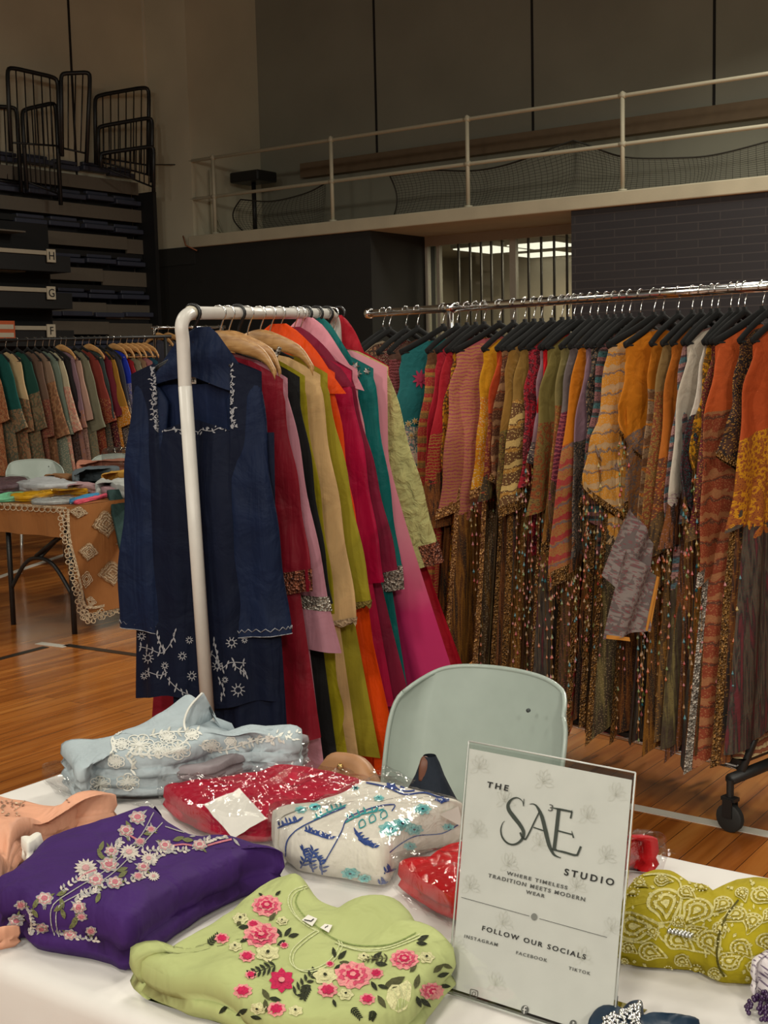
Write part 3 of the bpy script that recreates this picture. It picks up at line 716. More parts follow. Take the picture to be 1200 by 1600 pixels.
# stones round the black and moss necks, lower pieces of the orange, moss and wine
def neckband(o, hw, z, mt, seed):
    rng = random.Random(seed); pts = cr([(-hw, -.012, z + .03), (-hw * .7, -.022, z - .02), (0, -.024, z - .05), (hw * .7, -.022, z - .02), (hw, -.012, z + .03)], 6)
    add_part(o, MB().tube(pts, .006, 8), 'stone_neckband', mt)
for k_, hw_ in (('black', .1), ('moss', .1)): neckband(T[k_][0], hw_, -.125, SILV, 1)
def strip(o, name, mt, pts, w, sg=-1, th=.006):
    """hanging band of cloth: pts (x, y, z) down the middle, w half widths"""
    P = cr(pts, 5); rows = []
    for i, p in enumerate(P):
        ww = w[0] + (w[1] - w[0]) * i / (len(P) - 1)
        rows.append([Vector((p.x - ww, p.y, p.z)), Vector((p.x - ww * .3, p.y - th, p.z + .004)), Vector((p.x + ww * .4, p.y + th * .6, p.z)), Vector((p.x + ww, p.y - th * .5, p.z - .004))])
    return add_part(o, MB().grid(rows), name, mt)
strip(T['orange'][0], 'sash', ORANGE, [(.225, -.03, -.8), (.25, -.035, -1.0), (.29, -.03, -1.2), (.3, -.03, -1.36)], (.035, .03))
strip(T['moss'][0], 'hem_corner', OLIVE2, [(.21, -.03, -.86), (.215, -.035, -1.0), (.23, -.03, -1.1), (.2, -.03, -1.2)], (.03, .035))
# mauve cuffs with silver bands
for k_, ends in (('mauve', T['mauve'][3]),):
    for rows in ends:
        e = [[p + (p - sum(rows[r], Vector()) / len(rows[r])) * .06 for p in rows[r]] for r in (-5, -4)]
        add_part(T[k_][0], MB().grid(e, 0, True), 'sequin_band', SILV)
mb = MB().grid([[Vector((x, -.022 - .01 * math.sin(x * 40), z)) for x in (.13, .16, .19, .215)] for z in (-1.0, -1.04)]); add_part(T['mauve'][0], mb, 'hem_band', SILV)
# lace at the beige and olive cuffs
for k_, mt in (('beige', fab('beige_lace', S(216, 186, 150), .9, .3, 1., 90)), ('olive', fab('olive_fringe', S(150, 130, 70), .9, .3, 1., 90))):
    for rows in T[k_][3]:
        q = rows[-1]; lo = [p + Vector((0, 0, -.018 - .008 * math.sin(i * 2.4))) for i, p in enumerate(q)]
        add_part(T[k_][0], MB().grid([[p + (p - sum(q, Vector()) / len(q)) * .04 for p in q], lo], 0, True), 'lace_edge', mt)

# ---------------------------------------------------------------- stitched decoration projected on cloth
class Stitch:
    """flat stitched shapes given by pixel outlines laid on a cloth surface"""
    def __init__(s, mesh, mat=None, lift=.0012, back=None):
        vs = [mat @ p for p in mesh.v] if mat else mesh.v
        s.b = BVHTree.FromPolygons(vs, mesh.f); s.mb = MB(); s.lift = lift; s.inv = mat.inverted() if mat else None
    def pt(s, x, y, k=1.):
        d = ray(x, y).normalized(); h, nn, _, _ = s.b.ray_cast(EYE, d)
        if h is None: return None
        if nn.dot(d) > 0: nn = -nn
        p = h + (nn * .6 - d * .4) * s.lift * k
        return s.inv @ p if s.inv else p
    def poly(s, pts, mi=0, k=1.):
        P = [s.pt(x, y, k) for x, y in pts]
        cx = sum(x for x, y in pts) / len(pts); cy = sum(y for x, y in pts) / len(pts); c = s.pt(cx, cy, k)
        if c is None or any(p is None for p in P): return
        n_ = len(P); s.mb.add([c] + P, [[0, i + 1, (i + 1) % n_ + 1] for i in range(n_)], mi)
    def stroke(s, pts, w, mi=0, k=1., smooth=True, closed=False):
        Q = cr(pts, 4, closed) if smooth and len(pts) > 2 else [Vector(p) for p in pts]
        n_ = len(Q); L = []
        for i, p in enumerate(Q):
            a = Q[i - 1] if i or closed else p; b = Q[(i + 1) % n_] if i < n_ - 1 or closed else p
            t = (b - a); t = t / (t.length or 1); nn = Vector((-t.y, t.x)); ww = w if not isinstance(w, (tuple, list)) else w[0] + (w[1] - w[0]) * i / max(1, n_ - 1)
            L.append((s.pt(*(p - nn * ww * .5), k), s.pt(*(p + nn * ww * .5), k)))
        for i in range(n_ if closed else n_ - 1):
            q = L[i], L[(i + 1) % n_]
            if None in q[0] or None in q[1]: continue
            s.mb.add([q[0][0], q[0][1], q[1][1], q[1][0]], [[0, 1, 2, 3]], mi)
    def ell(s, x, y, rx, ry, rot=0, mi=0, k=1., n=12, wob=0., lobes=0, seed=0):
        c, d = math.cos(rot), math.sin(rot); pts = []
        for i in range(n):
            a = 2 * PI * i / n; f = 1 + wob * math.cos(lobes * a + seed)
            u, v = rx * f * math.cos(a), ry * f * math.sin(a); pts.append((x + u * c - v * d, y + u * d + v * c))
        s.poly(pts, mi, k)
    def leaf(s, x, y, L, w, ang, mi=0, k=1.):
        c, d = math.cos(ang), math.sin(ang); pts = []
        for t, h in ((0, 0), (.25, .8), (.5, 1), (.78, .6), (1, 0), (.78, -.55), (.5, -.9), (.25, -.7)):
            u, v = t * L, h * w / 2; pts.append((x + u * c - v * d, y + (u * d + v * c)))
        s.poly(pts, mi, k)
    def flower(s, x, y, r, sq, pet, cols, n=None, seed=0, rot=0):
        """lobed bloom; cols = material index from the rim inward"""
        for q, mi in enumerate(cols):
            f = 1 - q * .8 / len(cols); s.ell(x, y, r * f, r * f * sq, rot, mi, 1 + .5 * q, pet * 5, .13 if q < len(cols) - 1 else .05, pet, seed + q)
    def daisy(s, x, y, r, sq, n_, pm, cm):
        for i in range(n_):
            a = 2 * PI * i / n_; L = r * math.hypot(math.cos(a), math.sin(a) * sq); aa = math.atan2(math.sin(a) * sq, math.cos(a))
            s.leaf(x, y, L, r * .36 * (.6 + .4 * sq), aa, pm)
        s.ell(x, y, r * .32, r * .32 * sq, 0, cm, 1.6)
    def build(s, name, mats, parent):
        if not s.mb.f: return None
        return s.mb.build(name, mats, parent, local=s.inv is not None, smooth=False)
THR = lambda nm, c: fab(nm, c, .75, .2, .5, 190.)
SILT = plain('silver_thread', S(150, 150, 156), .4)
# navy tunic: neckline vine, hem flowers
st = Stitch(T['navy'][1], T['navy'][4], .0025); rng = random.Random(4)
def vine(pts, w):
    Q = cr(pts, 7)
    for i, p in enumerate(Q):
        for k in (-1, 1):
            a = rng.uniform(0, 6.28); st.leaf(p.x + rng.uniform(-w, w) * .7, p.y + rng.uniform(-w, w) * .5, w * .9, w * .36, a, 0)
    st.stroke([(p.x + w * .5 * math.sin(i * 1.3), p.y + w * .3 * math.cos(i * 1.7)) for i, p in enumerate(Q)], 1.1)
_M = T['navy'][4]; _L = [proj(_M @ Vector((-.107, -.02, z))) for z in (-.13, -.17, -.21, -.25, -.285)]; _Rr = [proj(_M @ Vector((.107, -.02, z))) for z in (-.13, -.17, -.21, -.25, -.285)]
vine(_L, 6); vine(_Rr, 6); vine([_L[-1], (_L[-1][0] * .66 + _Rr[-1][0] * .34, _L[-1][1] + 5), (_L[-1][0] * .33 + _Rr[-1][0] * .67, _Rr[-1][1] + 5), _Rr[-1]], 6)
for x, y, r in ((222, 994, 7), (362, 1004, 9), (232, 1028, 9), (340, 1040, 9), (372, 1078, 11), (300, 1056, 8), (258, 1040, 6), (352, 1062, 5), (285, 1025, 7), (226, 1056, 6), (382, 1000, 5), (318, 1006, 6), (296, 1000, 6)):
    for i in range(9):
        a = 2 * PI * i / 9; st.stroke([(x + r * .35 * math.cos(a), y + r * .35 * math.sin(a)), (x + r * math.cos(a + .2), y + r * math.sin(a + .2))], 1.3)
    st.stroke([(x + r * .5 * math.cos(a), y + r * .5 * math.sin(a)) for a in (0, 1.05, 2.1, 3.14, 4.2, 5.2)], 1., closed=True)
for pts in ([(218, 1010), (235, 1014), (254, 1020), (270, 1000), (274, 985)], [(315, 1015), (335, 1025), (345, 1045), (360, 1035), (384, 1036)], [(262, 1060), (280, 1078), (296, 1085)],
            [(228, 1048), (250, 1055), (262, 1050)], [(342, 1060), (350, 1078), (345, 1090)], [(334, 1000), (338, 1018), (342, 1034)], [(366, 1040), (378, 1048), (386, 1056)], [(245, 990), (250, 1004), (256, 1016)]):
    st.stroke(pts, 1.2)
    for p in cr(pts, 4)[1::2]:
        for sg in (-1, 1): st.leaf(p.x, p.y, rng.uniform(6, 9), 2.6, rng.uniform(-.5, .5) + sg * 1.6, 0)
st.build('embroidery', [SILT], T['navy'][0])
for rows in T['navy'][3]:
    q = rows[-1]; mb = MB()
    for k in range(0, 20, 1):
        p = q[k]; p2 = q[(k + 1) % 20]; c = (p + p2) / 2; mb.tube([p + Vector((0, 0, .012)), c + Vector((0, 0, .02)), p2 + Vector((0, 0, .012))], .0012, 4); mb.tube([p, p2], .0012, 4)
    add_part(T['navy'][0], mb, 'cuff_stitching', SILT)
# teal shoulder flowers
st = Stitch(T['teal'][1], T['teal'][4], .012)
for x, y, r in ((556, 572, 8), (568, 566, 7), (560, 584, 7), (574, 580, 6), (550, 588, 6)):
    st.daisy(x, y, r, 1., 6, 0, 1)
st.build('shoulder_embroidery', [SILV, SILT], T['teal'][0])
# ---------------------------------------------------------------- chrome rail of printed kaftans
RA = at(577, 490, 5.5); RB = at(1200, 447, 4.05); RB.z = RA.z
rd = (RB - RA); rd.z = 0; rd.normalize(); RX = Vector((-rd.y, rd.x, 0)); RYAW = math.atan2(RX.y, RX.x)
RE = RA + rd * ((RB - RA).length + .45)
cr_ = thing('garment_rack', 'chrome garment rack on black castors packed with printed tasselled kaftans', 'clothes rack', (RA.x, RA.y, 0))
MB().tube([RA, RE], .0165, 14).build('rail', CHROME, cr_)
MB().tube([RA - rd * .012, RA + rd * .012], .021, 14).build('end_cap', CHROME, cr_)
cw = onz(1170, 1286, 0); tR = (cw + RX * .25 - RA).dot(rd); postR = RA + rd * tR; postL = rail_t(703, RA, RE)
for p, nm in ((postL, 'post'), (postR, 'post')):
    MB().tube([Vector((p.x, p.y, .2)), p - Vector((0, 0, .012))], .0145, 12).build(nm, CHROME, cr_)
    MB().tube([p - rd * .03, p + rd * .03], .0195, 12).build('clamp', CHROME, cr_)
    c = Vector((p.x, p.y, .17)); e0, e1 = c - RX * .25, c + RX * .25
    MB().tube([e0, e1], .019, 10).build('end_bar', BLACKM, cr_)
    MB().tube([c - RX * .2, Vector((p.x, p.y, .42))], .014, 8).tube([c + RX * .2, Vector((p.x, p.y, .42))], .014, 8).build('brace', BLACKM, cr_)
    for e in (e0, e1):
        mb = MB().tube([e + Vector((0, 0, .0)), e - Vector((0, 0, .055))], .012, 8)
        mb.box(e - Vector((0, 0, .062)), (.05, .03, .012), (rd, RX, Vector((0, 0, 1))))
        for k in (-1, 1): mb.box(e + RX * .017 * k - Vector((0, 0, .09)), (.034, .004, .06), (rd, RX, Vector((0, 0, 1))))
        o = mb.build('castor', BLACKM, cr_, angle=40)
        MB().lathe(Vector((e.x, e.y, .046)), [(.001, -.013), (.04, -.013), (.046, -.009), (.046, .009), (.04, .013), (.001, .013)], 18, 0, (rd, Vector((0, 0, 1)), RX)).build('wheel', RUBBER, o, angle=40)
for k in (-1, 1):
    MB().tube([Vector((postL.x, postL.y, .19)) + RX * .17 * k, Vector((postR.x, postR.y, .19)) + RX * .17 * k], .014, 8).build('base_bar', CHROME if k < 0 else BLACKM, cr_)
c0 = Vector((postL.x, postL.y, .2)); c1 = Vector((postR.x, postR.y, .2))
MB().box((c0 + c1) / 2 + Vector((0, 0, .012)), ((c1 - c0).length, .40, .014), (rd, RX, Vector((0, 0, 1)))).build('base_shelf', BLACKM, cr_, smooth=False)
KG = 'kaftans on the chrome rack'; KH = 'hangers on the chrome rack'
C_ = S
TAN, CRM, GLD, BRN, RST, MRN, OLV, GRY, BLK = (C_(172, 130, 92), C_(206, 186, 156), C_(182, 132, 58), C_(84, 54, 40), C_(142, 68, 34), C_(104, 30, 38), C_(124, 110, 58), C_(110, 100, 100), C_(30, 26, 28))
CRI, RED, ROS, MUS, AMB, TEA, MAV, IVO, PUR = (C_(170, 28, 46), C_(196, 28, 34), C_(168, 84, 92), C_(206, 146, 22), C_(200, 116, 18), C_(30, 106, 108), C_(146, 114, 124), C_(200, 188, 172), C_(90, 34, 60))
PNK = C_(186, 70, 104)
#  hook px, description, (top, p0, p1, p2), zs, kind, sleeve(len, r1, point), body(L, hw), fringe, trim
K = [
 (598, 'cream and tan printed kaftan', (CRM, TAN, CRM, BRN), -.3, 'block', (.5, .1, .03), (1.1, .2), 0, None),
 (608, 'black floral kaftan', (BLK, BLK, TAN, MRN), 0, 'block', (.5, .1, .03), (1.15, .2), 0, None),
 (634, 'brown kaftan speckled with copper sequins', (BRN, MRN, BRN, CRM), 0, 'block', (.5, .11, .04), (1.2, .22), 0, None),
 (652, 'dark brown kaftan with maroon print', (C_(92, 62, 50), MRN, BRN, ROS), -.2, 'crinkle', (.52, .11, .05), (1.2, .22), 0, None),
 (692, 'teal kaftan with a pink flower and cream floral cuffs', (TEA, TEA, CRM, PNK), -.47, 'block', (.46, .13, .06), (1.25, .26), 0, None),
 (714, 'red and khaki kaftan with gold borders', (C_(112, 74, 46), CRI, OLV, GLD), -.22, 'band', (.5, .12, .08), (1.3, .26), 0, 'GOLD'),
 (729, 'plain crimson kaftan', (CRI, CRI, MRN, GLD), -.6, 'crinkle', (.5, .12, .04), (1.35, .26), 0, None),
 (743, 'crinkled red kaftan with gold brush print', (C_(176, 30, 44), CRI, MRN, GLD), -.42, 'crinkle', (.55, .13, .08), (1.38, .27), 0, None),
 (756, 'navy and yellow printed kaftan', (C_(40, 40, 60), BLK, MUS, CRI), 0, 'block', (.48, .1, .04), (1.3, .24), 0, None),
 (780, 'rose kaftan with gold dots and scalloped hem', (ROS, C_(160, 70, 84), C_(190, 120, 112), GLD), -.12, 'crinkle', (.56, .17, .14), (1.4, .3), 0, 'LACE'),
 (802, 'mustard kaftan fading to orange with white tassels', (MUS, AMB, MUS, CRM), -.35, 'block', (.5, .11, .08), (1.38, .27), 1, 'LACE'),
 (820, 'orange red kaftan with a maroon lower half', (C_(190, 70, 30), MRN, RST, GLD), -.4, 'block', (.48, .1, .06), (1.4, .26), 0, None),
 (834, 'brown striped kaftan', (BRN, BRN, RST, TAN), 0, 'stripe', (.5, .11, .08), (1.38, .26), 0, 'GOLD'),
 (846, 'ochre kaftan with gold embroidered border', (C_(150, 110, 48), OLV, BRN, GLD), -.38, 'block', (.52, .14, .14), (1.42, .28), 0, 'GOLD'),
 (862, 'khaki gold kaftan with lattice sequins', (C_(146, 112, 52), BRN, GLD, C_(220, 190, 120)), -.3, 'stripe', (.52, .13, .12), (1.42, .28), 0, 'GOLD'),
 (878, 'black kaftan with red roses', (BLK, CRI, BLK, ROS), 0, 'block', (.5, .1, .06), (1.4, .25), 1, None),
 (888, 'mauve grey kaftan with grey fringe', (MAV, GRY, BLK, CRM), -.5, 'block', (.56, .1, .05), (1.42, .25), 1, None),
 (897, 'bright red satin kaftan', (C_(206, 16, 26), C_(206, 16, 26), RED, GLD), -.62, 'crinkle', (.6, .075, .03), (1.4, .25), 0, 'LACE'),
 (908, 'olive kaftan with rust speckled lower half', (OLV, RST, OLV, BRN), -.42, 'block', (.52, .12, .08), (1.42, .26), 1, None),
 (922, 'sage kaftan with rust paisley border', (C_(132, 118, 72), RST, C_(128, 96, 50), GLD), -.38, 'block', (.56, .12, .12), (1.44, .27), 1, 'GOLD'),
 (934, 'grey kaftan fading to magenta', (GRY, PUR, MRN, ROS), -.36, 'crinkle', (.5, .1, .06), (1.42, .26), 0, None),
 (948, 'amber kaftan with a striped hem border', (AMB, C_(170, 110, 50), GRY, CRI), -.42, 'stripe', (.58, .12, .12), (1.44, .27), 1, 'GOLD'),
 (960, 'mauve kaftan with a black and tan scarf hem', (C_(140, 108, 120), C_(44, 44, 44), C_(90, 84, 80), TAN), -.46, 'block', (.54, .12, .1), (1.42, .26), 1, None),
 (972, 'black paisley kaftan', (BLK, BLK, C_(90, 84, 78), TAN), 0, 'block', (.5, .11, .1), (1.44, .26), 1, 'GOLD'),
 (984, 'rose and teal striped folk kaftan', (ROS, C_(150, 90, 88), TEA, BLK), 0, 'band', (.52, .1, .06), (1.42, .26), 1, None),
 (1001, 'grey beige kaftan', (C_(156, 134, 118), GRY, C_(150, 126, 110), MRN), -.5, 'block', (.5, .11, .1), (1.4, .26), 1, None),
 (1022, 'marigold and grey diagonal striped kaftan', (C_(206, 144, 56), C_(210, 140, 30), GRY, C_(190, 160, 120)), 0, 'stripe', (.62, .16, .2), (1.46, .3), 1, 'GOLD'),
 (1036, 'amber orange kaftan with brown fringed hem', (C_(206, 124, 24), GRY, C_(160, 100, 50), GLD), -.4, 'block', (.55, .14, .18), (1.48, .29), 1, 'GOLD'),
 (1060, 'amber kaftan with grey panels', (C_(190, 112, 24), C_(140, 120, 96), AMB, BRN), -.32, 'stripe', (.55, .12, .14), (1.46, .28), 1, 'GOLD'),
 (1082, 'khaki kaftan with brick red paisley border', (C_(140, 112, 68), C_(128, 56, 34), C_(126, 100, 54), GLD), -.3, 'block', (.55, .13, .16), (1.46, .29), 1, None),
 (1096, 'orange brown kaftan with beaded hem', (C_(180, 100, 30), RST, BRN, GLD), -.5, 'block', (.5, .1, .1), (1.44, .27), 1, None),
 (1112, 'pink, teal and black banded folk kaftan', (C_(150, 90, 96), C_(170, 120, 112), C_(30, 100, 110), C_(60, 30, 40)), 0, 'band', (.56, .10, .06), (1.44, .27), 1, None),
 (1122, 'plain ivory grey kaftan', (IVO, C_(168, 156, 140), IVO, MAV), -.6, 'crinkle', (.5, .1, .05), (1.42, .26), 0, None),
 (1142, 'white kaftan with a dark paisley lower half', (C_(206, 196, 184), C_(84, 40, 48), BLK, TEA), -.36, 'block', (.52, .13, .12), (1.44, .27), 1, None),
 (1154, 'yellow flowered dark kaftan', (C_(190, 146, 34), MUS, BLK, AMB), 0, 'block', (.42, .1, .12), (1.44, .26), 1, None),
 (1164, 'maroon kaftan with fine gold print', (C_(70, 28, 32), MRN, BRN, GLD), 0, 'block', (.5, .12, .1), (1.44, .27), 1, None),
 (1192, 'rust orange kaftan with silver sequin braid', (C_(190, 84, 36), C_(140, 60, 34), BRN, C_(164, 110, 70)), -.36, 'stripe', (.5, .15, .16), (1.46, .3), 0, 'SILVER'),
 (1204, 'dark brown kaftan with gold sequins', (BRN, BLK, BRN, GLD), 0, 'block', (.5, .12, .1), (1.44, .28), 0, 'GOLD'),
 (1232, 'rust and yellow kaftan at the right edge of the photo', (C_(176, 74, 30), MUS, RST, MRN), -.4, 'block', (.5, .13, .12), (1.42, .28), 0, None),
]
BEADC = [plain('bead_' + nm, S(*c), .35) for nm, c in (('red', (176, 34, 28)), ('orange', (190, 92, 24)), ('yellow', (170, 140, 60)), ('teal', (34, 110, 120)),
         ('green', (100, 116, 44)), ('pink', (180, 96, 100)), ('gold', (150, 104, 44)), ('string', (110, 80, 40)))]
def beads(o, tops, rng, lo, hi, name='bead_fringe'):
    mb = MB()
    for p in tops:
        L = min(rng.uniform(lo, hi), p.z + 1.48 + rng.uniform(-.06, 0)); q = [p]; x = y = 0.
        if L < .05: continue
        nb_ = max(2, int(L / .034))
        for i in range(nb_):
            x += rng.uniform(-.004, .004); y += rng.uniform(-.004, .004)
            c = p + Vector((x, y, -L * (i + 1) / nb_)); q.append(c); s = rng.uniform(.0042, .0062); mi = rng.choice([0, 1, 1, 2, 3, 4, 5, 6, 6])
            if i % 2 == 0 or rng.random() < .5:
                mb.add([c + Vector((0, 0, s * 2.4))] + [c + Vector((s * math.cos(a * 1.571), s * math.sin(a * 1.571), 0)) for a in range(4)] + [c - Vector((0, 0, s * 1.1))],
                       [[0, 1, 2], [0, 2, 3], [0, 3, 4], [0, 4, 1], [5, 2, 1], [5, 3, 2], [5, 4, 3], [5, 1, 4]], mi)
        mb.tube(q, .0013, 3, 7, False)
    return mb.build(name, BEADC, o, local=True, smooth=False)
LACEG = glit('gold_lace', S(176, 130, 76), S(110, 70, 40), 120.)
TRIM = {'GOLD': GOLDS, 'LACE': LACEG, 'SILVER': SILV}
DKB_ = C_(58, 44, 34)
LOWS = [(DKB_, C_(104, 76, 44), C_(122, 84, 36)), (C_(74, 64, 40), DKB_, C_(110, 96, 56)), (C_(64, 40, 30), C_(128, 74, 32), C_(40, 34, 30)), (C_(44, 40, 38), C_(84, 74, 62), C_(96, 40, 46)), (C_(92, 56, 26), C_(140, 92, 32), DKB_)]
prev = None
for i, (hp, desc, cols, zs, kind, (sl, r1, pt_), (L, hw), frg, trim) in enumerate(K):
    P = rail_t(hp, RA, RE); rng = random.Random(100 + i)
    mt = printed('kaftan_cloth_%02d' % i, *cols, zs=zs if zs else 5., diag=rng.uniform(-.35, .1), scale=rng.uniform(38, 62), kind=kind,
                 low=None if (i < 9 and i != 7) or i in (36, 21) else LOWS[i % len(LOWS)], zl=rng.uniform(-.85, -.52), soft=.3)
    sl *= rng.uniform(.8, 1.25)
    sw = .195 if i in (4, 9, 13, 26, 27, 36) else rng.uniform(.155, .175); tp = -.1; dr = .085
    pk = rng.choice((.1, .18, .25))
    body, front = body_mesh(sw, L, hw, .03, rng, top=tp, drop=dr, nk=.075, nd=.07, A=rng.uniform(.014, .024), kf=rng.uniform(2.5, 4.5),
                            hem=lambda u, pk=pk: -pk * max(0, abs(u) - .35) + pk * .2, nx=26, nr=26)
    o = body.build('hanging_kaftan', mt, local=True); o.location = P
    yw = RYAW + R(-14 if i in (4, 9, 26, 36) else rng.uniform(-6, 4)); o.rotation_euler = (0, 0, yw)
    where = 'first from the left on the chrome rack' if not prev else 'hanging just right of the ' + prev
    words = (desc + ', ' + where).split()
    tag(o, ' '.join(words[:16]) if len(words) <= 16 else desc + ' on the chrome rack', 'kaftan', KG)
    tips = []
    for sd in (-1, 1):
        sm, rows = sleeve_mesh(sd, sw, sl, rng.uniform(10, 22) if sd < 0 else 6, .085, r1, .03, rng, top=tp, drop=dr, point=-pt_ if rng.random() < .3 else pt_ * 1.2, A=.014, bend=.35, n=22, nr=16)
        if i == 4 and sd < 0: body.add(sm.v, sm.f)
        so = sm.build('sleeve', mt, o, local=True)
        q = rows[-1]; c = sum(q, Vector()) / len(q)
        if trim:
            e = [[p + (p - c) * .05 for p in r] for r in (rows[-2], rows[-1])]
            MB().grid(e, 0, True).build('border', TRIM[trim], so, local=True)
        if frg and sd < 0:
            tips += [q[k] for k in range(0, 22, 5)]; beads(so, [q[k] for k in range(0, 22)], rng, .04, .09)
    if frg or i > 13:
        G = front; tips += [G[r][0] + Vector((0, 0, 0)) for r in (12, 14, 16, 18, 20)] + [G[-1][k] for k in range(0, 8, 3)]
        beads(o, tips[:9], rng, .25, .6)
    if trim:
        e = [[p + Vector((-.002, -.003, 0)) for p in r[0:2]] for r in front[10:]]
        MB().grid(e).build('edge_braid', TRIM[trim], o, local=True)
        if trim == 'SILVER':
            for k in (5, 8, 11): MB().grid([[p + Vector((0, -.003, 0)) for p in r[k:k + 2]] for r in front[8:]]).build('edge_braid', SILV, o, local=True)
    hanger(P, yw, 'velvet', 'black velvet hanger holding the ' + desc, KH, hw=sw + .005, drop=.0)
    K[i] = (o, body, xf(P, yw)); prev = desc
# flower on the teal kaftan
st = Stitch(K[4][1], K[4][2], .006)
st.daisy(656, 592, 13, 1.2, 9, 0, 0)
for x, y in ((638, 662), (648, 658), (657, 664), (642, 680), (652, 676)): st.daisy(x, y, 6, 1., 7, 1, 2)
st.build('flower_print', [plain('faded_pink_dye', S(176, 50, 84), .8), plain('cream_dye', S(196, 176, 130), .8), plain('gold_dye', S(180, 140, 70), .8)], K[4][0])
# grey brocade scarf end hanging from the marigold kaftan
o = K[26][0]; xi = K[26][2].inverted()
def panel(o, name, pts, mt, xi, dz=0., nd_=.03):
    """hanging cloth corner from pixel corners with depths"""
    P = [xi @ at(x, y, z) for x, y, z in pts]; rows = []
    for i in range(9):
        v = i / 8; a = P[0].lerp(P[3], v); b = P[1].lerp(P[2], v)
        rows.append([a.lerp(b, j / 8) + Vector((0, nd_ * math.sin(j * 1.1 + v * 2) * .5, 0)) for j in range(9)])
    return MB().grid(rows).build(name, mt, o, local=True)
BROC = printed('grey_brocade', S(120, 110, 104), S(126, 114, 110), S(96, 84, 82), S(120, 60, 66), zs=5, scale=44)
zk = (K[26][2].translation - EYE).dot(FW) - .25
panel(o, 'scarf_end', [(985, 792, zk), (1024, 850, zk), (1000, 968, zk), (944, 900, zk)], BROC, xi)
panel(o, 'scarf_end', [(978, 860, zk - .02), (1028, 900, zk - .02), (1012, 985, zk - .02), (946, 1000, zk - .02)], BROC, xi)
panel(o, 'scarf_border', [(1026, 900, zk - .03), (1031, 902, zk - .03), (1015, 988, zk - .03), (1009, 985, zk - .03)], plain('amber_binding', S(190, 124, 40), .8), xi, nd_=.005)
panel(o, 'scarf_border', [(948, 992, zk - .03), (984, 996, zk - .03), (984, 1002, zk - .03), (948, 998, zk - .03)], plain('amber_binding', S(190, 124, 40), .8), xi, nd_=.005)
# folded cloth on the rack's shelf
def slabz(c, X, Y, d, h, name, mt, lab, cat, group=None, seed=1):
    rng = random.Random(seed); rows = []
    for i in range(13):
        row = []
        for j in range(17):
            u, v = j / 8 - 1, i / 6 - 1; e = (1 - abs(u) ** 6) * (1 - abs(v) ** 6)
            row.append(c + X * (u * d[0] / 2) + Y * (v * d[1] / 2) + Vector((0, 0, h * (max(e, 0) ** .5) + .008 * nz(u * 2 + seed, v * 2) * e)))
        rows.append(row)
    mb = MB().grid(rows); mb.grid([[Vector((p.x, p.y, c.z)) for p in rows[0]], [Vector((p.x, p.y, c.z)) for p in rows[-1]]])
    return tag(mb.build(name, mt), lab, cat, group)
shc = Vector((postR.x, postR.y, .22)) - rd * .2
slabz(shc - RX * .02, rd, RX, (.42, .34), .055, 'folded_rug', printed('rug_print', S(196, 170, 120), S(200, 176, 130), S(120, 40, 36), S(150, 90, 60), zs=5, scale=30, kind='crinkle'), 'folded cream and red patterned cloth on the shelf of the chrome rack', 'cloth', seed=3)
slabz(shc + Vector((0, 0, .06)) + rd * .05, rd, RX, (.34, .34), .07, 'folded_shawl', printed('shawl_stripe', S(120, 74, 48), S(132, 84, 56), S(80, 48, 32), S(170, 130, 90), zs=5, scale=30, kind='stripe'), 'brown striped folded shawl lying on the patterned cloth on the rack shelf', 'cloth', seed=4)

